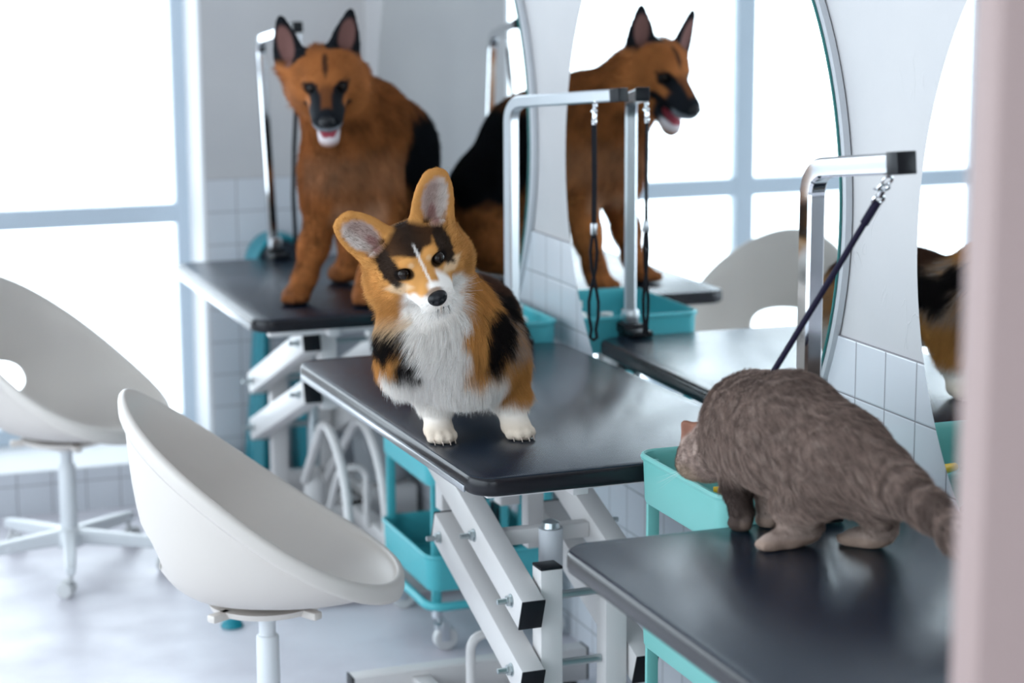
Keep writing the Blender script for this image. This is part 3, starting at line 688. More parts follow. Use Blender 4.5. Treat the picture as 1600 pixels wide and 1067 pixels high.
# ================================================================== animals
def vnoise(P, s, seed=0):
    """smooth value noise, vectorised"""
    Q = P * s + seed * 17.13; I = np.floor(Q).astype(np.int64); F = Q - I; F = F * F * (3 - 2 * F)
    def h(i, j, k):
        n = (i * 374761393 + j * 668265263 + k * 2147483647 + seed * 1013) & 0xffffffff
        n = ((n ^ (n >> 13)) * 1274126177) & 0xffffffff
        return ((n ^ (n >> 16)) & 0xffff) / 65535.0
    out = 0
    for a in (0, 1):
        for b_ in (0, 1):
            for c in (0, 1):
                out = out + h(I[:, 0] + a, I[:, 1] + b_, I[:, 2] + c) * (F[:, 0] if a else 1 - F[:, 0]) * (F[:, 1] if b_ else 1 - F[:, 1]) * (F[:, 2] if c else 1 - F[:, 2])
    return out
def ss(x, a, b_):
    t = np.clip((x - a) / (b_ - a), 0, 1); return t * t * (3 - 2 * t)
class Field:
    """signed distance field on a grid; shapes are blended into one continuous surface"""
    def __init__(s, lo, hi, h):
        s.lo = np.array(lo, float); s.h = h; s.n = np.ceil((np.array(hi) - s.lo) / h).astype(int) + 1; s.f = np.full(s.n, 1.0, np.float32)
    def sub(s, lo, hi, pad):
        a = np.clip(np.floor((np.array(lo) - pad - s.lo) / s.h).astype(int), 0, s.n - 1); b_ = np.clip(np.ceil((np.array(hi) + pad - s.lo) / s.h).astype(int) + 1, 1, s.n)
        sl = tuple(slice(i, j) for i, j in zip(a, b_))
        ax = [s.lo[i] + s.h * np.arange(a[i], b_[i]) for i in range(3)]
        return sl, np.stack(np.meshgrid(*ax, indexing='ij'), -1)
    def blend(s, sl, d, k, sub=False):
        f = s.f[sl]
        if sub:
            d = -d; hh = np.maximum(k - np.abs(f - d), 0) / k; s.f[sl] = np.maximum(f, d) + hh * hh * k / 4
        else:
            hh = np.maximum(k - np.abs(f - d), 0) / k; s.f[sl] = np.minimum(f, d) - hh * hh * k / 4
    def ell(s, c, r, R=None, k=.02, sub=False):
        c = np.array(c, float); r = np.array(r, float) * np.ones(3); m_ = r.max()
        sl, G = s.sub(c - m_, c + m_, k + 2 * s.h); p_ = G - c
        if R is not None: p_ = p_ @ np.array(R)   # columns of R are the axes
        k0 = np.linalg.norm(p_ / r, axis=-1); k1 = np.linalg.norm(p_ / (r * r), axis=-1)
        s.blend(sl, k0 * (k0 - 1) / np.maximum(k1, 1e-6), k, sub)
    def cone(s, a, b_, ra, rb, k=.02, sub=False):
        a = np.array(a, float); b_ = np.array(b_, float); m_ = max(ra, rb)
        sl, G = s.sub(np.minimum(a, b_) - m_, np.maximum(a, b_) + m_, k + 2 * s.h)
        ab = b_ - a; t = np.clip(((G - a) @ ab) / (ab @ ab), 0, 1)
        s.blend(sl, np.linalg.norm(G - a - t[..., None] * ab, axis=-1) - (ra + (rb - ra) * t), k, sub)
    def chain(s, pts, k=.02):
        for (a, ra), (b_, rb) in zip(pts, pts[1:]): s.cone(a, b_, ra, rb, k)
    def surface(s):
        f = s.f; nx, ny, nz = f.shape; S = f < 0
        cs = (nx - 1, ny - 1, nz - 1); cnt = np.zeros(cs, np.float32); acc = np.zeros(cs + (3,), np.float32)
        def ed(axis, o):
            a = [o[0], o[1], o[2]]; b_ = list(a); b_[axis] += 1
            fa = f[a[0]:a[0] + cs[0], a[1]:a[1] + cs[1], a[2]:a[2] + cs[2]]; fb = f[b_[0]:b_[0] + cs[0], b_[1]:b_[1] + cs[1], b_[2]:b_[2] + cs[2]]
            mk = (fa < 0) != (fb < 0); t = np.where(mk, fa / np.where(mk, fa - fb, 1), 0)
            cnt[mk] += 1
            for c in range(3):
                v = np.full(cs, float(a[c]), np.float32)
                if c == axis: v = v + t
                acc[..., c][mk] += v[mk]
        for axis in range(3):
            for p_ in (0, 1):
                for q_ in (0, 1):
                    o = [0, 0, 0]; oth = [i for i in range(3) if i != axis]; o[oth[0]] = p_; o[oth[1]] = q_; ed(axis, o)
        act = cnt > 0; idx = np.full(cs, -1, np.int64); idx[act] = np.arange(act.sum())
        base = np.stack(np.nonzero(act), -1); V = (base + acc[act] / cnt[act][:, None]) * s.h + s.lo
        Q = []
        for axis in range(3):
            o1, o2 = [i for i in range(3) if i != axis]
            a = [slice(1, -1)] * 3; a[axis] = slice(0, -1); b_ = list(a); b_[axis] = slice(1, None)
            Sa, Sb = S[tuple(a)], S[tuple(b_)]; mk = Sa != Sb; I = np.stack(np.nonzero(mk), -1)
            I[:, o1] += 1; I[:, o2] += 1
            def g(d1, d2):
                J = I.copy(); J[:, o1] -= d1; J[:, o2] -= d2; return idx[J[:, 0], J[:, 1], J[:, 2]]
            q = np.stack([g(0, 0), g(1, 0), g(1, 1), g(0, 1)], -1)
            fl = Sa[mk] if axis != 1 else ~Sa[mk]
            q[~fl] = q[~fl][:, ::-1]; Q.append(q)
        return V, np.concatenate(Q)

def fur_material(name, rough=.7, spec=.06, sheen=0.0):
    Mt = bpy.data.materials.new(name); Mt.use_nodes = True; N, L, b = nt(Mt)
    a = N.new('ShaderNodeAttribute'); a.attribute_name = 'fur_color'; L.new(a.outputs['Color'], b.inputs['Base Color'])
    b.inputs['Roughness'].default_value = rough; b.inputs['Specular IOR Level'].default_value = spec
    return Mt
M['fur'] = fur_material('fur')
M['eye'] = mat('dark_eye', (.010, .006, .004), .08, spec=.22)
M['nose'] = mat('black_nose', (.008, .008, .010), .30, spec=.3); noise_bump(M['nose'], 700, .3, .0006)
M['tongue'] = mat('pink_tongue', (.36, .06, .085), .35)
M['claw'] = mat('pale_claw', (.45, .36, .30), .4)

def body_mesh(name, F, color, parent, smooth_it=2):
    V, Q = F.surface()
    me = bpy.data.meshes.new(name); me.from_pydata(V.tolist(), [], Q.tolist())
    bm = bmesh.new(); bm.from_mesh(me)
    for _ in range(smooth_it): bmesh.ops.smooth_vert(bm, verts=bm.verts[:], factor=.5, use_axis_x=True, use_axis_y=True, use_axis_z=True)
    bmesh.ops.recalc_face_normals(bm, faces=bm.faces[:]); bm.to_mesh(me); bm.free()
    n_ = len(me.vertices); P = np.empty(n_ * 3); me.vertices.foreach_get('co', P); P = P.reshape(-1, 3)
    Nn = np.empty(n_ * 3); me.vertices.foreach_get('normal', Nn); Nn = Nn.reshape(-1, 3)
    P[:, 2] = np.maximum(P[:, 2], TH + .0006); me.vertices.foreach_set('co', P.ravel())
    C = color(P, Nn); at_ = me.attributes.new('fur_color', 'FLOAT_COLOR', 'POINT')
    at_.data.foreach_set('color', np.concatenate([C, np.ones((n_, 1))], 1).astype(np.float32).ravel())
    me.materials.append(M['fur']); me.shade_smooth()
    o = bpy.data.objects.new(name, me); COL.objects.link(o); o.parent = parent
    if parent: o.location = (-parent.location.x, -parent.location.y, -parent.location.z)
    return o, P, Nn
def grow_fur(name, o, P, Nn, parent, n, length, comb, color, radius=.0002, seed=1, vary=.14, lift=.55, K=4, clump=.5):
    rng = np.random.default_rng(seed); me = o.data; me.calc_loop_triangles()
    T = np.empty(len(me.loop_triangles) * 3, np.int32); me.loop_triangles.foreach_get('vertices', T); T = T.reshape(-1, 3)
    A, B, C = P[T[:, 0]], P[T[:, 1]], P[T[:, 2]]; ar = np.linalg.norm(np.cross(B - A, C - A), axis=1)
    cen = (A + B + C) / 3; Lc = length(cen); ar = ar * (Lc > 1e-4)
    t = rng.choice(len(T), n, p=ar / ar.sum()); u, v = rng.random(n), rng.random(n); sw = u + v > 1; u[sw] = 1 - u[sw]; v[sw] = 1 - v[sw]
    w_ = 1 - u - v; R_ = w_[:, None] * A[t] + u[:, None] * B[t] + v[:, None] * C[t]
    Nr = w_[:, None] * Nn[T[t, 0]] + u[:, None] * Nn[T[t, 1]] + v[:, None] * Nn[T[t, 2]]; Nr /= np.linalg.norm(Nr, axis=1)[:, None] + 1e-9
    Ln = length(R_) * (.7 + .5 * rng.random(n)); cd = comb(R_, Nr)
    cd = cd - Nr * (cd * Nr).sum(1)[:, None]; cd /= np.linalg.norm(cd, axis=1)[:, None] + 1e-9
    # clumping: neighbouring hairs share a deviation
    dev = np.stack([vnoise(R_, 95, 3 + i) - .5 for i in range(3)], -1) * clump + (rng.random((n, 3)) - .5) * .35
    cd = cd + dev; cd -= Nr * np.minimum(0, (cd * Nr).sum(1))[:, None]
    pts = []
    for k in range(K):
        s_ = k / (K - 1); pts.append(R_ - Nr * .001 + Ln[:, None] * (Nr * lift * (s_ - .42 * s_ * s_) + cd * (.55 * s_ + .40 * s_ * s_) * .85) + np.array([0, 0, -1.]) * (Ln * s_ * s_ * .10)[:, None])
    pts = np.stack(pts, 1)
    pts[..., 2] = np.maximum(pts[..., 2], TH + .0012)
    cu = bpy.data.hair_curves.new(name); cu.add_curves([K] * n)
    cu.attributes['position'].data.foreach_set('vector', pts.astype(np.float32).ravel())
    rad = np.tile(np.linspace(1, .25, K), n) * radius * np.repeat(.7 + .6 * rng.random(n), K)
    ra = cu.attributes.get('radius') or cu.attributes.new('radius', 'FLOAT', 'POINT'); ra.data.foreach_set('value', rad.astype(np.float32))
    Cc = color(R_, Nr) * (1 + vary * rng.standard_normal((n, 1))) ; Cc = np.clip(Cc, .004, .95)
    ca = cu.attributes.new('fur_color', 'FLOAT_COLOR', 'CURVE'); ca.data.foreach_set('color', np.concatenate([Cc, np.ones((n, 1))], 1).astype(np.float32).ravel())
    cu.materials.append(M['fur']); ob = bpy.data.objects.new(name, cu); COL.objects.link(ob); ob.parent = parent
    ob.location = (-parent.location.x, -parent.location.y, -parent.location.z)
    return ob
class Frame:
    def __init__(s, o, X, Fw):
        X = np.array(X, float); X /= np.linalg.norm(X); Fw = np.array(Fw, float); Fw -= X * (Fw @ X); Fw /= np.linalg.norm(Fw); Z = np.cross(Fw, X); s.o = np.array(o, float); s.R = np.stack([X, Fw, Z], 1)
    def p(s, x, y, z): return s.o + s.R @ np.array([x, y, z], float)
    def d(s, x, y, z): return s.R @ np.array([x, y, z], float)
    def loc(s, P): return (P - s.o) @ s.R
def axes(z, y):
    """rotation whose 3rd column is z and 2nd close to y"""
    z = np.array(z, float); z /= np.linalg.norm(z); y = np.array(y, float); y = y - z * (y @ z); y /= np.linalg.norm(y); return np.stack([np.cross(y, z), y, z], 1)
def lerp(a, b_, t): return a * (1 - t[:, None]) + np.array(b_) * t[:, None]
def ball(name, c, r, m_, parent, R=None, k=(1, 1, 1)):
    bm = bmesh.new(); bmesh.ops.create_uvsphere(bm, u_segments=28, v_segments=18, radius=1)
    RR = Matrix([list(x) for x in R]) if R is not None else Matrix.Identity(3)
    for v in bm.verts: v.co = RR @ Vector((v.co.x * r * k[0], v.co.y * r * k[1], v.co.z * r * k[2])) + Vector(c) - parent.location
    return link_mesh(name, bm, m_, parent)

def ear(F, b_, tip, front, ws, th, hollow=True, k=.012, hk=.68, t1=.90):
    """upright ear: flat lobe along b->tip with half widths ws, hollowed on its front side"""
    b_ = np.array(b_, float); tip = np.array(tip, float); ax = tip - b_; L_ = np.linalg.norm(ax); R = axes(ax, front); fr = R[:, 1]
    n = len(ws)
    for i in range(n):
        t = i / (n - 1); F.ell(b_ + ax * (t * t1), (ws[i], th * (1 - .35 * t), L_ * (.15 if i < n - 1 else 1.02 - t1)), R, k=.012 if i else k)
    if hollow:
        c = b_ + ax * .47 + fr * (th * 1.05 + .004)
        F.ell(c, (max(ws) * hk, th * 1.15, L_ * .43), R, k=.004, sub=True)
    return R
# ------------------------------------------------------------------ corgi
t = empty('corgi', (-.57, 3.55, TH)); tag(t, 'three coloured corgi standing on the middle table with its head tilted', 'dog')
H_ = Frame((0, 0, 0), (1, 0, 0), (0, 1, 0))
def view_frame(eye, right_tilt, pitch, yaw_=0.0):
    C = np.array([-1.762, 0, 1.604]); V = C - np.array(eye); V /= np.linalg.norm(V)
    Rv = np.cross(np.array([0, 0, 1.]), V); Rv /= np.linalg.norm(Rv); Uv = np.cross(V, Rv)
    X = math.cos(right_tilt) * Rv + math.sin(right_tilt) * Uv; Z0 = -math.sin(right_tilt) * Rv + math.cos(right_tilt) * Uv
    Fw = math.cos(pitch) * V - math.sin(pitch) * Z0
    Z = np.cross(X, Fw); X2 = math.cos(yaw_) * X + math.sin(yaw_) * Fw; F2 = -math.sin(yaw_) * X + math.cos(yaw_) * Fw
    return X2, F2
eye_mid = np.array([-.708, 3.36, 1.084])
X, Fw = view_frame(eye_mid, math.radians(22.5), math.radians(27), math.radians(-4))
hc = Frame(eye_mid - Fw / np.linalg.norm(Fw) * .050, X, Fw)
F = Field((-.88, 3.18, .725), (-.26, 4.14, 1.30), .0032)
W = lambda x, y, z: np.array([x, y, TH + z])
# trunk
F.ell(W(-.585, 3.515, .155), (.092, .085, .098), k=.03)
F.cone(W(-.572, 3.55, .165), W(-.505, 3.70, .172), .088, .085, .04)
F.cone(W(-.505, 3.70, .172), W(-.485, 3.82, .166), .085, .078, .04)
F.ell(W(-.483, 3.845, .155), (.074, .068, .074), k=.04)
# shoulders, forelegs
F.ell(W(-.652, 3.535, .150), (.042, .06, .072), k=.03); F.ell(W(-.505, 3.535, .145), (.044, .06, .078), k=.03)
F.chain([(W(-.650, 3.53, .12), .036), (W(-.636, 3.515, .065), .026), (W(-.634, 3.505, .030), .0235)], .02)
F.chain([(W(-.503, 3.53, .12), .040), (W(-.498, 3.50, .065), .029), (W(-.494, 3.485, .030), .024)], .02)
for px, py in ((-.636, 3.492), (-.4935, 3.468)):
    F.ell(W(px, py + .004, .018), (.027, .030, .018), k=.014)
    for i, (dx, dy, r) in enumerate(((-.0195, -.014, .0105), (-.0070, -.023, .0115), (.0070, -.023, .0115), (.0195, -.014, .0105))):
        F.ell(W(px + dx, py + dy, .0125), (r * .92, r * 1.25, r * 1.08), k=.004)
# hind legs
for sx, hx in ((-1, -.535), (1, -.425)):
    F.ell(W(hx, 3.83, .125), (.040, .068, .078), k=.03)
    F.chain([(W(hx, 3.84, .10), .034), (W(hx + sx * .004, 3.885, .062), .022), (W(hx, 3.875, .02), .019)], .02)
    F.ell(W(hx, 3.85, .016), (.026, .036, .016), k=.012)
# neck and ruff
nb = W(-.612, 3.54, .225); nh = hc.p(0, -.035, -.035)
F.cone(nb, nh, .080, .070, .05)
F.ell((-.660, 3.445, .955), (.098, .060, .082), k=.05)
F.ell((-.700, 3.50, .895), (.040, .055, .058), k=.04)
F.ell((-.592, 3.465, .900), (.078, .050, .082), k=.04)
# skull and face
F.ell(hc.p(0, 0, .006), (.060, .060, .052), hc.R, k=.02)
for s in (-1, 1):
    F.ell(hc.p(s * .036, .004, -.030), (.042, .046, .040), hc.R, k=.02)
    F.ell(hc.p(s * .052, -.026, -.046), (.036, .040, .045), hc.R, k=.03)
    F.ell(hc.p(s * .021, .040, .016), (.020, .016, .014), hc.R, k=.014)
F.cone(hc.p(0, .036, -.026), hc.p(0, .089, -.0430), .0350, .0225, .018)
for s in (-1, 1): F.cone(hc.p(s * .0145, .050, -.042), hc.p(s * .0130, .092, -.0500), .026, .0180, .010)
F.cone(hc.p(0, .04, -.062), hc.p(0, .089, -.0700), .024, .0150, .008)
# mouth line, eye sockets
F.cone(hc.p(-.026, .084, -.0690), hc.p(0, .110, -.0610), .0022, .0022, .003, sub=True); F.cone(hc.p(.026, .084, -.0690), hc.p(0, .110, -.0610), .0022, .0022, .003, sub=True)
for s in (-1, 1): F.ell(hc.p(s * .0325, .0570, .0005), (.0125, .012, .0105), hc.R, k=.006, sub=True)
ears = {}
for s in (-1, 1):
    F.cone(hc.p(s * .068, -.014, .045), hc.p(s * .060, -.022, -.035), .012, .026, .03)
    b_ = hc.p(s * .046, -.012, .028); tip = hc.p(s * .093, -.010, .127 if s > 0 else .120)
    fr = hc.d(s * .18, 1, 0)
    F.cone(hc.p(s * .034, -.016, .014), hc.p(s * .053, -.014, .040), .036, .026, .02)
    ears[s] = (b_, tip, ear(F, b_, tip, fr, (.040, .041, .041, .040, .037, .032, .023), .0085, k=.016, hk=.74))
ORG, DOR, BLK, WHT, GRY = np.array((.52, .245, .072)), np.array((.36, .13, .03)), np.array((.008, .006, .006)), np.array((.86, .81, .76)), np.array((.40, .34, .31))
CRM = np.array((.70, .52, .34))
def ear_uv(P, s):
    b_, tip, R = ears[s]; q = (P - b_) @ R; return q[:, 0], q[:, 1], q[:, 2] / np.linalg.norm(tip - b_)
def corgi_color(P, Nn=None):
    n = len(P); q = hc.loc(P); x, y, z = q.T; ax = np.abs(x)
    nz = vnoise(P, 60, 1) - .5; nf = vnoise(P, 220, 2) - .5
    # ---- trunk colours
    C = np.tile(ORG, (n, 1)) * (1 + .5 * nz[:, None])
    wx, wy, wz = P[:, 0], P[:, 1], P[:, 2] - TH
    d = nz * .03
    ctr = -.585 + (wy - 3.515) * .36                       # body axis
    lat_ = (wx - ctr)
    # flank greyish mix, black saddle on the back and shoulders
    C = lerp(C, GRY * .8, ss(wy + d, 3.58, 3.66) * ss(wz, .08, .14) * .55 * (.5 + nf))
    sad = ss(wz + d * 1.4, .185, .215) * ss(wy, 3.56, 3.62)
    C = lerp(C, (.045, .018, .012), sad * .97)
    # bib, belly and lower legs white; a tan tongue under the right shoulder patch
    C = lerp(C, CRM, ss(-wx + nz * .03, .685, .71) * ss(wz, .20, .225) * ss(-wy, -3.56, -3.52))
    half = .052 + .35 * np.maximum(0, .135 - wz) + .10 * np.maximum(0, wz - .24)
    bib = (1 - ss(np.abs(wx + .668 - .35 * np.maximum(0, .135 - wz)) + nz * .030 + nf * .01, half - .008, half + .010)) * (1 - ss(wy, 3.49, 3.53)) * ss(wz, .03, .06)
    C = lerp(C, WHT, bib * (1 - ss(wz, .33, .36)))
    C = lerp(C, WHT, (1 - ss(wz + d, .135, .150)) * (1 - ss(wx, -.68, -.66)))
    C = lerp(C, GRY * .75, ss(wx, -.545, -.52) * ss(wz, .135, .155) * (1 - ss(wy, 3.58, 3.62)) * np.clip(.65 + nf, 0, 1))
    # black blotches left and right of the bib
    for cx, cy, cz, rx, ry, rz in ((-.742, 3.47, .205, .034, .09, .032), (-.712, 3.45, .165, .026, .08, .034), (-.545, 3.42, .215, .040, .07, .046), (-.560, 3.42, .175, .022, .06, .030), (-.47, 3.58, .20, .050, .10, .040), (-.50, 3.50, .245, .05, .06, .03)):
        r_ = np.sqrt(((wx - cx) / rx) ** 2 + ((wy - cy) / ry) ** 2 + ((wz - cz) / rz) ** 2) + nz * .5 + nf * .3
        C = lerp(C, BLK, 1 - ss(r_, .80, 1.10))
    low = (1 - ss(wz + d, .115, .145)) * (1 - ss(wy, 3.53, 3.58)) * (1 - ss(wx, -.535, -.515))
    C = lerp(C, WHT, low)
    C = lerp(C, WHT, (1 - ss(wz + d * .6, .060, .082)))
    C = lerp(C, WHT, (1 - ss(wz + d, .095, .12)) * ss(wy, 3.55, 3.6))
    rl = ss(wx, -.535, -.515) * ss(wz + d * .6, .050, .085) * (1 - ss(wz, .145, .17)) * (1 - ss(wy, 3.58, 3.62)); C = lerp(C, ORG * .95, rl * .9)
    C = lerp(C, CRM * .9, (1 - ss(wz, .02, .055)) * .55)
    # ---- head colours
    hd = ss(z, -.105, -.075) * (1 - ss(np.sqrt(x * x + y * y + z * z), .135, .16)) + 0 * z
    Hc = np.tile(ORG, (n, 1)) * (1 + .5 * nz[:, None])
    Hc = lerp(Hc, WHT, (1 - ss(z + nz * .012 + np.where(x > 0, .010, -.002), -.044, -.030)) * ss(.064 + .25 * np.maximum(0, -z - .05) - ax + nz * .02, 0, .018))       # lower cheeks
    Hc = lerp(Hc, CRM, (1 - ss(np.abs(ax - .050) / .022 + np.abs(z + .022) / .014, .7, 1.3)) * .8)
    mz = ss(y, .058, .074) ; Hc = lerp(Hc, WHT, mz * ss(ax + nz * .004 + (-.022 - z) * .35, .011, .017) * np.maximum(1 - ss(z + nz * .006, -.036, -.026), ss(x, .004, .010)))                     # muzzle sides
    Hc = lerp(Hc, WHT, ss(y, .082, .092) * (1 - ss(y, .096, .102)) * ss(x, -.012, .0))
    Hc = lerp(Hc, GRY * .55, ss(y, .096, .102) * (1 - ss(ax, .012, .018)) * (1 - ss(z, -.018, -.008)) * ss(z, -.04, -.034) * .8)
    # dark cap: over the brow, running down outside both eyes
    cap = ss(z + nz * .012 + np.maximum(0, .016 - ax) * .55, .0265, .034) * (1 - ss(ax, .056, .068)) * ss(y, -.05, -.02)
    side = 1 - ss(np.sqrt(((ax - .0515) / .0165) ** 2 + ((z - .012) / .036) ** 2) + nf * .3, .75, 1.12)
    dk = np.maximum(cap, side * ss(y, .0, .012)); Hc = lerp(Hc, BLK * 1.3, dk * .97)
    Hc = lerp(Hc, DOR, np.clip(cap * ss(np.abs(x), .0, .05) * .12, 0, 1) * (1 - side))
    Hc = lerp(Hc, ORG * 1.25, (1 - ss(np.hypot((ax - .023) / .0145, (z - .0200) / .0095) + nf * .2, .7, 1.15)) * .95)         # brow spots
    Hc = lerp(Hc, CRM, (1 - ss(np.hypot((ax - .017) / .006, (z - .013) / .006), .5, 1.2)) * .5)
    Hc = lerp(Hc, BLK, (1 - ss(np.hypot((ax - .0325) / .0175, (z - .0) / .0135), .80, 1.02)) * ss(y, .02, .03) * .92)          # eye rims
    Hc = lerp(Hc, WHT, (1 - ss(np.abs(x - .0015 - .10 * np.clip(z - .0, -1, .0) * 0), .0008, .0026 + .002 * (nf + .5))) * ss(z, -.022, -.016) * (1 - ss(z, .036, .044)) * ss(y, .03, .04) * .75)   # blaze
    Hc = lerp(Hc, BLK * 3, (1 - ss(np.abs(z + .0610 + ax * .28), .0016, .0036)) * ss(y, .080, .086) * .85)
    C = C * (1 - hd[:, None]) + Hc * hd[:, None]
    # ---- ears
    for s in (-1, 1):
        u, v, w_ = ear_uv(P, s); inn = (w_ > .12) & (np.abs(u) < .05) & (np.abs(v) < .03) & (w_ < 1.15)
        f_ = inn * ss(w_, .10, .22); C = lerp(C, ORG, f_)
        rr_ = np.hypot(u / .0290, (w_ - .49) / .45); deep = f_ * (1 - ss(rr_ + nf * .15, .72, 1.0)) * ss(v, -.004, .0)
        C = lerp(C, (.46, .34, .30), deep); C = lerp(C, (.62, .55, .50), deep * ss(-u * s, -.002, .014) * .9)
        C = lerp(C, (.30, .13, .12), deep * (1 - ss(np.hypot((u * s - .004) / .010, (w_ - .25) / .2), .5, 1.1)) * .7)
    return np.clip(C, .004, .9)
body, P_, N_ = body_mesh('body', F, corgi_color, t)
def corgi_len(P):
    q = hc.loc(P); r = np.linalg.norm(q, axis=1); x, y, z = q.T; wz = P[:, 2] - TH
    L = np.full(len(P), .024)
    L = np.where((P[:, 1] < 3.53) & (wz > .06), .032, L)
    L = np.where(wz < .085, .012 + .012 * ss(wz, .05, .085), L); L = np.where(wz < .05, .0035, L)
    face = (1 - ss(r, .10, .135)); Lf = .006 + .012 * ss(-y, -.01, .045) + .012 * ss(np.abs(x), .06, .09) * (1 - ss(z, -.02, .02)) + .006 * (1 - ss(z, -.06, -.03))
    Lf = np.where(y > .055, .0030, Lf); L = L * (1 - face) + Lf * face
    for s in (-1, 1):
        u, v, w_ = ear_uv(P, s); inn = (w_ > .05) & (np.abs(u) < .05) & (np.abs(v) < .03) & (w_ < 1.2)
        L = np.where(inn, .0052 + .006 * (v > .0) * (np.abs(u) < .020) * (w_ < .75), L)
    L = np.where((y > .02) & (np.abs(x) < .045) & (z < -.066) & (z > -.11) & (r < .15), .009, L)
    ey = np.minimum(np.linalg.norm(q - [.0325, .054, .0005], axis=1), np.linalg.norm(q - [-.0325, .054, .0005], axis=1)); L = np.where(ey < .0128, 0, L)
    L = np.where(np.linalg.norm((q - [0, .109, -.037]) / [1.2, 1, 1], axis=1) < .0135, 0, L)
    return L
def corgi_comb(P, Nn):
    q = hc.loc(P); x, y, z = q.T; r = np.linalg.norm(q, axis=1)
    base = np.tile([.12, .30, -.95], (len(P), 1)); base = np.where((P[:, 1] > 3.56)[:, None], np.array([.25, .75, -.45]), base)
    bc = P - np.array([-.60, 3.50, 1.02]); ruff = np.stack([bc[:, 0] * 6, bc[:, 1] * 2, -1 + 0 * x], 1); base = np.where(((P[:, 2] > .90) & (P[:, 1] < 3.56))[:, None], ruff, base)
    hv = np.stack([x * 14, -.8 - 0 * x, (z + .015) * 9], 1) @ hc.R.T
    f_ = (1 - ss(r, .11, .15))[:, None]; out = base * (1 - f_) + hv * f_
    for s in (-1, 1):
        u, v, w_ = ear_uv(P, s); inn = (w_ > .08) & (np.abs(u) < .05) & (np.abs(v) < .03) & (w_ < 1.2)
        b_, tip, R = ears[s]; out = np.where(inn[:, None], (tip - b_) / .1 + R[:, 0][None] * (u * 10)[:, None], out)
    return out
grow_fur('fur', body, P_, N_, t, 210000, corgi_len, corgi_comb, corgi_color, radius=.00017, seed=5, clump=.36)
for s in (-1, 1):
    e_ = ball('eye', hc.p(s * .0325, .0500, .0005), .0112, 'eye', t, hc.R)
R2 = hc.R
bm = bmesh.new(); bmesh.ops.create_uvsphere(bm, u_segments=32, v_segments=22, radius=1)
for v in bm.verts:
    x, y, z = v.co
    w_ = 1.0 + .18 * max(0, z) - .12 * max(0, -z); nx_, ny_, nz_ = x * .0172 * w_, y * .0115, z * .0135
    for s in (-1, 1):   # nostril dents
        d = math.hypot((x - s * .48) / .26, (z + .05) / .30)
        if y > 0 and d < 1: ny_ -= .0035 * (1 - d * d)
    q = hc.p(nx_, .1095 + ny_, -.0390 + nz_); v.co = Vector(q) - t.location
link_mesh('nose', bm, 'nose', t)
bm = bmesh.new(); rg_ = random.Random(2)
for s in (-1, 1):
    for i in range(9):
        a = hc.p(s * (.014 + .004 * (i % 3)), .092 - .004 * (i % 3), -.046 - .0035 * (i // 3)); d = hc.d(s * (1 + .2 * rg_.random()), .25 - .2 * rg_.random(), .25 - .22 * (i // 3) - .1 * rg_.random())
        L_ = .035 + .018 * rg_.random(); T0 = Vector(t.location)
        tube(bm, [Vector(a) - T0, Vector(a + d * L_ * .5) - T0, Vector(a + d * L_ + hc.d(0, 0, -.004)) - T0], .00016, 4, rfun=lambda q: 1 - .7 * q)
link_mesh('whiskers', bm, 'bottle', t)
bm = bmesh.new()
for px, py in ((-.636, 3.492), (-.4935, 3.468)):
    for dx, dy in ((-.0195, -.014), (-.0070, -.023), (.0070, -.023), (.0195, -.014)):
        T0 = Vector(t.location); a = Vector((px + dx, py + dy - .013, TH + .008)) - T0; tube(bm, [a, a + Vector((0, -.005, -.002)), a + Vector((0, -.008, -.0062))], .0016, 6, rfun=lambda q: 1 - .6 * q)
link_mesh('claws', bm, 'claw', t)
# ------------------------------------------------------------------ german shepherd type dog
t = empty('shepherd_dog', (-.36, 5.08, TH)); tag(t, 'large brown and black dog with upright ears, sitting on the far table', 'dog')
emid = np.array([-.480, 4.826, 1.300]); Xh = np.array([.953, -.28, .03]); Xh /= np.linalg.norm(Xh)
Fh = np.array([-.28, -.953, 0]); Fh = Fh * math.cos(math.radians(26)) + np.array([0, 0, -1]) * math.sin(math.radians(26))
gf = Frame(emid, Xh, Fh); gf.o = emid - gf.R[:, 1] * .058
F = Field((-.66, 4.66, .725), (.0, 5.62, 1.55), .0055)
# trunk, sitting
F.cone(gf.p(0, -.045, -.035), (-.365, 5.035, 1.18), .082, .108, .05)
F.ell((-.385, 5.035, 1.085), (.100, .085, .125), k=.05)
F.chain([((-.315, 5.055, 1.195), .108), ((-.225, 5.19, 1.115), .118), ((-.172, 5.30, .965), .125), ((-.172, 5.33, .88), .125)], .05)
F.ell((-.43, 5.075, 1.04), (.050, .065, .10), k=.04); F.ell((-.295, 5.015, 1.04), (.052, .065, .10), k=.04)
F.chain([((-.425, 5.075, .985), .047), ((-.455, 5.075, .885), .034), ((-.480, 5.082, .80), .026), ((-.495, 5.082, .768), .026)], .03)
F.chain([((-.292, 5.005, .985), .049), ((-.312, 4.998, .885), .035), ((-.333, 5.000, .80), .028), ((-.342, 4.998, .768), .028)], .03)
for px, py in ((-.508, 5.074), (-.347, 4.985)):
    F.ell((px, py, .762), (.034, .042, .022), k=.02)
    for dx, dy in ((-.026, -.026), (-.010, -.038), (.010, -.036), (.026, -.022)): F.ell((px + dx - .004, py + dy, .757), (.0125, .019, .014), k=.006)
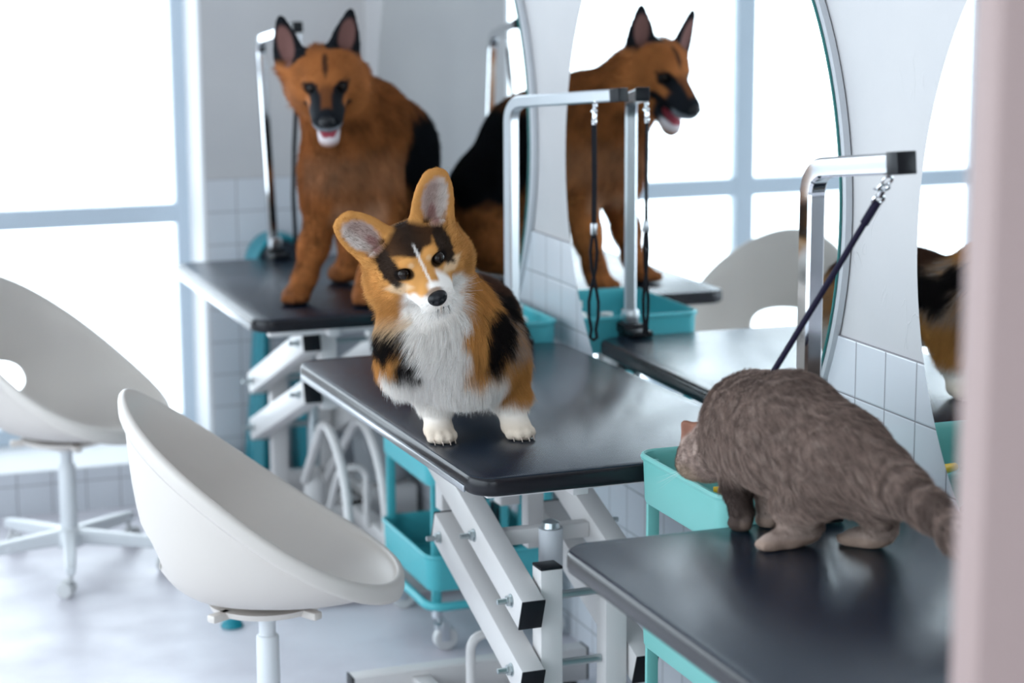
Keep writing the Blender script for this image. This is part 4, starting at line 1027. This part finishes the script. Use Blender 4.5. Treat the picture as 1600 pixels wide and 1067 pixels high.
# haunches and hind feet
F.ell((-.250, 5.335, .865), (.070, .095, .105), k=.04); F.ell((-.125, 5.250, .865), (.060, .095, .105), k=.04)
F.chain([((-.275, 5.30, .80), .04), ((-.305, 5.38, .768), .026)], .03); F.ell((-.305, 5.37, .762), (.034, .045, .02), k=.02)
F.chain([((-.16, 5.20, .80), .04), ((-.205, 5.14, .768), .026)], .03); F.ell((-.208, 5.13, .762), (.032, .045, .02), k=.02)
F.chain([((-.135, 5.41, .80), .045), ((-.11, 5.50, .768), .032), ((-.17, 5.58, .76), .018)], .03)
# head
F.ell(gf.p(0, -.004, .010), (.066, .074, .056), gf.R, k=.02)
for s in (-1, 1):
    F.ell(gf.p(s * .044, -.01, -.030), (.044, .056, .046), gf.R, k=.03); F.ell(gf.p(s * .062, -.045, -.05), (.038, .045, .055), gf.R, k=.04)
    F.ell(gf.p(s * .026, .046, .017), (.022, .018, .014), gf.R, k=.015)
F.cone(gf.p(0, .045, -.018), gf.p(0, .140, -.038), .045, .031, .02)
for s in (-1, 1): F.cone(gf.p(s * .018, .06, -.038), gf.p(s * .016, .134, -.048), .029, .021, .012)
F.cone(gf.p(0, .02, -.072), gf.p(0, .104, -.112), .034, .0260, .014)
F.ell(gf.p(0, .105, -.080), (.027, .050, .016), gf.R, k=.005, sub=True)
for s in (-1, 1): F.ell(gf.p(s * .035, .064, .001), (.012, .013, .0105), gf.R, k=.006, sub=True)
gears = {}
for s, b_, tip in ((1, (-.418, 4.905, 1.365), (-.404, 4.866, 1.485)), (-1, (-.536, 4.935, 1.345), (-.569, 4.908, 1.470))):
    F.cone(gf.p(s * .04, -.02, .02), b_, .036, .030, .025)
    gears[s] = (np.array(b_), np.array(tip), ear(F, b_, tip, gf.d(s * .25, 1, .1), (.040, .043, .042, .037, .030, .021, .012), .010, k=.02, hk=.62))
TAN, DTN, DRK, PAL = np.array((.255, .088, .026)), np.array((.17, .060, .022)), np.array((.006, .007, .009)), np.array((.46, .26, .16))
def g_ear(P, s):
    b_, tip, R = gears[s]; q = (P - b_) @ R; return q[:, 0], q[:, 1], q[:, 2] / np.linalg.norm(tip - b_)
def g_color(P, Nn=None):
    n = len(P); q = gf.loc(P); x, y, z = q.T; ax = np.abs(x); nz = vnoise(P, 30, 7) - .5; nf = vnoise(P, 120, 8) - .5
    C = np.tile(TAN, (n, 1)) * (1 + 1.0 * nz[:, None] + .5 * nf[:, None]); wz = P[:, 2]; C = lerp(C, PAL * .75, ss(wz, 1.0, 1.06) * (1 - ss(wz, 1.10, 1.16)) * (1 - ss(P[:, 1], 5.0, 5.05)) * .35)
    a = (P[:, 0] + .36) * .6 + (P[:, 1] - 5.05) * .8; side = (P[:, 0] + .25) * .8 - (P[:, 1] - 5.18) * .6   # + towards mirror
    C = lerp(C, DTN, ss(wz, 1.18, 1.28) * ss(P[:, 1], 4.98, 5.06) * .8)
    C = lerp(C, PAL, (1 - ss(np.abs(P[:, 0] + .36), .05, .08)) * (1 - ss(wz, .99, 1.03)) * ss(wz, .93, .96) * .5)  # pale line under the chest, a highlight put into the fur colour
    sad = ss(a + nz * .05, .175, .205) * ss(wz + nz * .04, .93, .97) * (1 - ss(wz + nz * .03, 1.20, 1.25))
    C = lerp(C, DRK, np.maximum(sad, ss(side + nz * .03, .075, .10) * ss(a, .03, .06) * ss(wz + nz * .04, .96, .99) * (1 - ss(wz, 1.19, 1.23))))
    C = lerp(C, DRK, (1 - ss(np.abs(a - .125), .008, .018)) * ss(wz, 1.13, 1.17) * .8)
    C = lerp(C, DRK, ss(P[:, 1], 5.42, 5.46) * (1 - ss(wz, .85, .95)))
    C = lerp(C, DTN, (1 - ss(wz, .76, .785)) * .4); C = lerp(C, DRK * 2, (1 - ss(wz, .748, .756)) * .8)  # dark shading beneath the paws, painted into the fur colour
    hd = ss(z, -.13, -.10) * (1 - ss(np.sqrt(x * x + (y * .6) ** 2 + z * z), .15, .175)) * ss(y, -.08, -.03)
    Hc = np.tile(TAN * 1.2, (n, 1)) * (1 + .5 * nz[:, None])
    Hc = lerp(Hc, DRK, (1 - ss(np.hypot((ax - .035) / .0215, (z - .002) / .0205) + nf * .3, .75, 1.15)) * ss(y, .015, .03))
    Hc = lerp(Hc, DRK, (1 - ss(np.hypot(x / .008, (z - .052) / .022) + nf * .3, .6, 1.2)) * ss(y, .0, .02) * .8)
    mzl = ss(y - ax * .0 + nz * .01, .085, .105); Hc = lerp(Hc, DTN * .8, ss(y, .07, .09) * (1 - ss(ax, .012, .02)))
    Hc = lerp(Hc, DRK * 1.6, np.maximum(mzl * np.maximum(ss(ax, .009, .016), ss(y, .135, .15)), ss(y, .045, .06) * ss(-z, .030, .045)))
    Hc = lerp(Hc, DRK, (1 - ss(np.hypot((ax - .045) / .016, (z + .055) / .018), .7, 1.1)) * ss(y, .03, .045))
    Hc = lerp(Hc, (.22, .23, .25), ss(y, .115, .135) * (1 - ss(z, -.050, -.045)) * ss(z, -.078, -.072) * .9)
    Hc = lerp(Hc, (.66, .60, .62), (1 - ss(z, -.100, -.090)) * ss(y, .075, .095))
    Hc = lerp(Hc, (.38, .06, .07), (1 - ss(np.abs(z + .082), .012, .016)) * (1 - ss(ax, .016, .020)) * ss(y, .05, .06))
    C = C * (1 - hd[:, None]) + Hc * hd[:, None]
    for s in (-1, 1):
        u, v, w_ = g_ear(P, s); inn = (w_ > -.05) & (np.abs(u) < .055) & (np.abs(v) < .04) & (w_ < 1.2)
        C = lerp(C, DRK * 1.3, inn * ss(w_ + nz * .1, .05, .22)); dp = inn * (1 - ss(np.hypot(u / .024, (w_ - .46) / .42), .7, 1.0)) * ss(v, -.004, .001)
        C = lerp(C, (.17, .085, .075), dp)
    return np.clip(C, .004, .9)
body, P_, N_ = body_mesh('body', F, g_color, t, 2)
def g_len(P):
    q = gf.loc(P); r = np.linalg.norm(q * [1, .75, 1], axis=1); wz = P[:, 2]
    L = np.full(len(P), .020); L = np.where((P[:, 1] < 5.2) & (wz > 1.0), .027, L); L = np.where(wz < .98, .012, L); L = np.where(wz < .80, .006, L)
    L = np.where(r < .125, .008 + .02 * ss(-q[:, 1], 0, .05), L); L = np.where(q[:, 1] > .06, .004, L)
    for s in (-1, 1):
        u, v, w_ = g_ear(P, s); L = np.where((w_ > 0) & (np.abs(u) < .055) & (np.abs(v) < .04) & (w_ < 1.2), .004, L)
        L = np.where(np.linalg.norm(q - [s * .035, .062, .001], axis=1) < .012, 0, L)
    return L
def g_comb(P, Nn):
    q = gf.loc(P); x, y, z = q.T; r = np.linalg.norm(q, axis=1)
    base = np.tile([.25, .35, -.9], (len(P), 1)); hv = np.stack([x * 10, -.8 - 0 * x, z * 7], 1) @ gf.R.T; f_ = (1 - ss(r, .12, .17))[:, None]
    out = base * (1 - f_) + hv * f_
    for s in (-1, 1):
        u, v, w_ = g_ear(P, s); inn = (w_ > .05) & (np.abs(u) < .055) & (np.abs(v) < .04) & (w_ < 1.2); b_, tip, R = gears[s]
        out = np.where(inn[:, None], (tip - b_) / .1 + R[:, 0][None] * (u * 8)[:, None], out)
    return out
grow_fur('fur', body, P_, N_, t, 80000, g_len, g_comb, g_color, radius=.00042, seed=9, vary=.18)
for s in (-1, 1): ball('eye', gf.p(s * .0345, .0560, .001), .0100, 'eye', t, gf.R)
ball('nose', gf.p(0, .164, -.032), .0175, 'nose', t, gf.R, (1.05, .72, .80))
bm = bmesh.new(); L_ = []
for y_, w_, dz_ in ((.05, .017, -.084), (.085, .021, -.086), (.11, .0205, -.091), (.124, .014, -.097)):
    L_.append([Vector(gf.p(w_ * math.cos(a), y_, dz_ + .0035 * math.sin(a))) - t.location for a in [2 * PI * k / 16 for k in range(16)]])
loft(bm, L_); link_mesh('tongue', bm, 'tongue', t)
# ------------------------------------------------------------------ cat
t = empty('cat', (-.33, 2.68, TH)); tag(t, 'grey brown tabby cat hunched on the nearest table, head lowered into the teal cart', 'cat')
F = Field((-.47, 2.10, .725), (-.17, 3.03, 1.02), .0034)
hd_ = np.array([-.372, 2.915, .826])
F.chain([((-.350, 2.865, .865), .052), ((-.352, 2.80, .898), .068), ((-.336, 2.715, .903), .078), ((-.305, 2.615, .875), .070), ((-.280, 2.545, .862), .050)], .04)
F.ell((-.345, 2.74, .865), (.062, .08, .055), k=.04)
F.ell((-.375, 2.80, .865), (.028, .05, .055), k=.03); F.ell((-.318, 2.80, .865), (.028, .05, .055), k=.03)
F.cone((-.352, 2.855, .860), hd_, .048, .042, .03)
F.ell(hd_, (.044, .046, .042), k=.02); F.cone(hd_, hd_ + np.array([-.004, .038, -.030]), .034, .018, .015)
F.ell(hd_ + np.array([-.025, .015, -.02]), (.022, .025, .022), k=.015)
# forelegs gathered at the table edge
F.chain([((-.378, 2.80, .845), .027), ((-.385, 2.785, .80), .021), ((-.386, 2.765, .765), .0155), ((-.388, 2.760, .752), .0145)], .015); F.ell((-.390, 2.768, .7485), (.0165, .021, .0105), k=.008)
F.chain([((-.322, 2.80, .845), .027), ((-.333, 2.79, .80), .020), ((-.337, 2.770, .765), .0155), ((-.339, 2.766, .752), .0145)], .015); F.ell((-.341, 2.771, .7485), (.0165, .021, .0105), k=.008)
# hind legs with long feet
F.ell((-.345, 2.635, .835), (.034, .052, .060), k=.03)
F.chain([((-.352, 2.655, .80), .036), ((-.335, 2.655, .768), .022), ((-.365, 2.655, .753), .0155), ((-.392, 2.652, .751), .0145)], .018); F.ell((-.397, 2.651, .7495), (.0175, .0165, .0115), k=.008)
F.ell((-.262, 2.575, .835), (.032, .050, .050), k=.03)
F.chain([((-.250, 2.585, .80), .030), ((-.238, 2.60, .766), .019), ((-.252, 2.615, .752), .0145), ((-.268, 2.628, .751), .0140)], .018); F.ell((-.272, 2.631, .7495), (.0165, .0165, .0110), k=.008)
for cx_, cy_, r_ in ((-.412, 2.651, .0075), (-.284, 2.637, .007)):
    for k_ in (-1, 0, 1): F.ell((cx_ + .003 * abs(k_), cy_ + k_ * .010, .7478), (r_, .0056, .0072), k=.003)
# tail
F.chain([((-.280, 2.54, .865), .042), ((-.276, 2.48, .862), .030), ((-.272, 2.42, .850), .0215), ((-.266, 2.35, .829), .0185), ((-.262, 2.27, .812), .0175), ((-.262, 2.20, .802), .0165)], .025)
eb, et = hd_ + np.array([-.024, .004, .030]), hd_ + np.array([-.038, .018, .050])
cR = ear(F, eb, et, (-.55, -.2, .3), (.014, .0135, .011, .007, .003), .0045, k=.012)
eb2, et2 = hd_ + np.array([.024, .002, .030]), hd_ + np.array([.040, .018, .058]); ear(F, eb2, et2, (.5, -.2, .3), (.014, .0135, .011, .007, .003), .0045, k=.012)
TAU, TAD, TAL = np.array((.265, .190, .160)), np.array((.092, .064, .056)), np.array((.46, .36, .31))
def c_color(P, Nn=None):
    n = len(P); x, y, z = P.T
    nz = vnoise(P, 38, 21) - .5; n2 = vnoise(P * [1, 1, 1.2], 75, 22) - .5; nf = vnoise(P, 170, 23) - .5
    s_ = y + .35 * (z - .85)                                  # along the body
    st = np.sin((s_ + nz * .075 + n2 * .03) * 2 * PI / .030)
    C = np.tile(TAU, (n, 1)) * (1 + .5 * nf[:, None])
    C = lerp(C, TAD, np.clip(ss(st + n2 * 1.6, .15, 1.0) * .45, 0, 1) * ss(z, .78, .82)); C = lerp(C, TAL, ss(-st + n2 * 1.6, .5, 1.3) * .38)
    C = lerp(C, TAD, ss(z, .955, .985) * .5 * (.5 + nz))
    C = lerp(C, TAD, (1 - ss(y, 2.46, 2.50)) * ss(np.sin((y + nz * .02) * 2 * PI / .045) + n2, .0, .6) * .6)
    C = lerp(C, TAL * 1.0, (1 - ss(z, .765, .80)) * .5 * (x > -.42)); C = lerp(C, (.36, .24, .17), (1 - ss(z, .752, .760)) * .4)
    C = lerp(C, TAD * .5, (1 - ss(np.abs(y - 2.77) / .025, .8, 1.2)) * (1 - ss(z, .80, .83)) * (x < -.36) * .95)  # left foreleg nearly black: the shadow on it is painted into the coat
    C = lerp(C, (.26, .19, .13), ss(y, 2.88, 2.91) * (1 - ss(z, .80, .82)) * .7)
    for b_, tip in ((eb, et), (eb2, et2)):
        w_ = ((P - b_) @ (tip - b_)) / ((tip - b_) @ (tip - b_)); d = np.linalg.norm(P - b_ - np.clip(w_, 0, 1)[:, None] * (tip - b_), axis=1)
        C = lerp(C, (.25, .12, .085), ss(w_, .15, .4) * (d < .02))
    return np.clip(C, .004, .9)
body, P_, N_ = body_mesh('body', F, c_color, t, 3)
def c_len(P):
    x, y, z = P.T; L = np.full(len(P), .016); L = np.where(y < 2.5, .017, L); L = np.where(z < .80, .008, L); L = np.where(z < .765, .0035, L); L = np.where(y > 2.88, .007, L)
    for b_, tip in ((eb, et), (eb2, et2)):
        w_ = ((P - b_) @ (tip - b_)) / ((tip - b_) @ (tip - b_)); L = np.where((w_ > .1) & (np.linalg.norm(P - b_, axis=1) < .045), .0018, L)
    return L
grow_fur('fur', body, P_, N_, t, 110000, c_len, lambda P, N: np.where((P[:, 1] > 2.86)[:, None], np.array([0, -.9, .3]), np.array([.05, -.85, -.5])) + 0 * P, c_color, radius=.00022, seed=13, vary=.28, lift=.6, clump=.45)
for s in (-1, 1): ball('eye', hd_ + np.array([s * .019 - .003, .036, -.004]), .0075, 'eye', t)
ball('nose', hd_ + np.array([-.005, .057, -.041]), .0048, 'nose', t)
bm = bmesh.new(); T0 = Vector(t.location); rg_ = random.Random(3)
for s in (-1, 1):
    for i in range(6):
        a = Vector(hd_ + np.array([s * .012 - .004, .048, -.036])); d = Vector((s * (1 + .3 * rg_.random()), .3 - .5 * rg_.random(), -.2 - .5 * rg_.random())).normalized()
        tube(bm, [a - T0, a + d * .03 - T0, a + d * .055 - T0], .00018, 4, rfun=lambda q: 1 - .7 * q)
link_mesh('whiskers', bm, 'bottle', t)
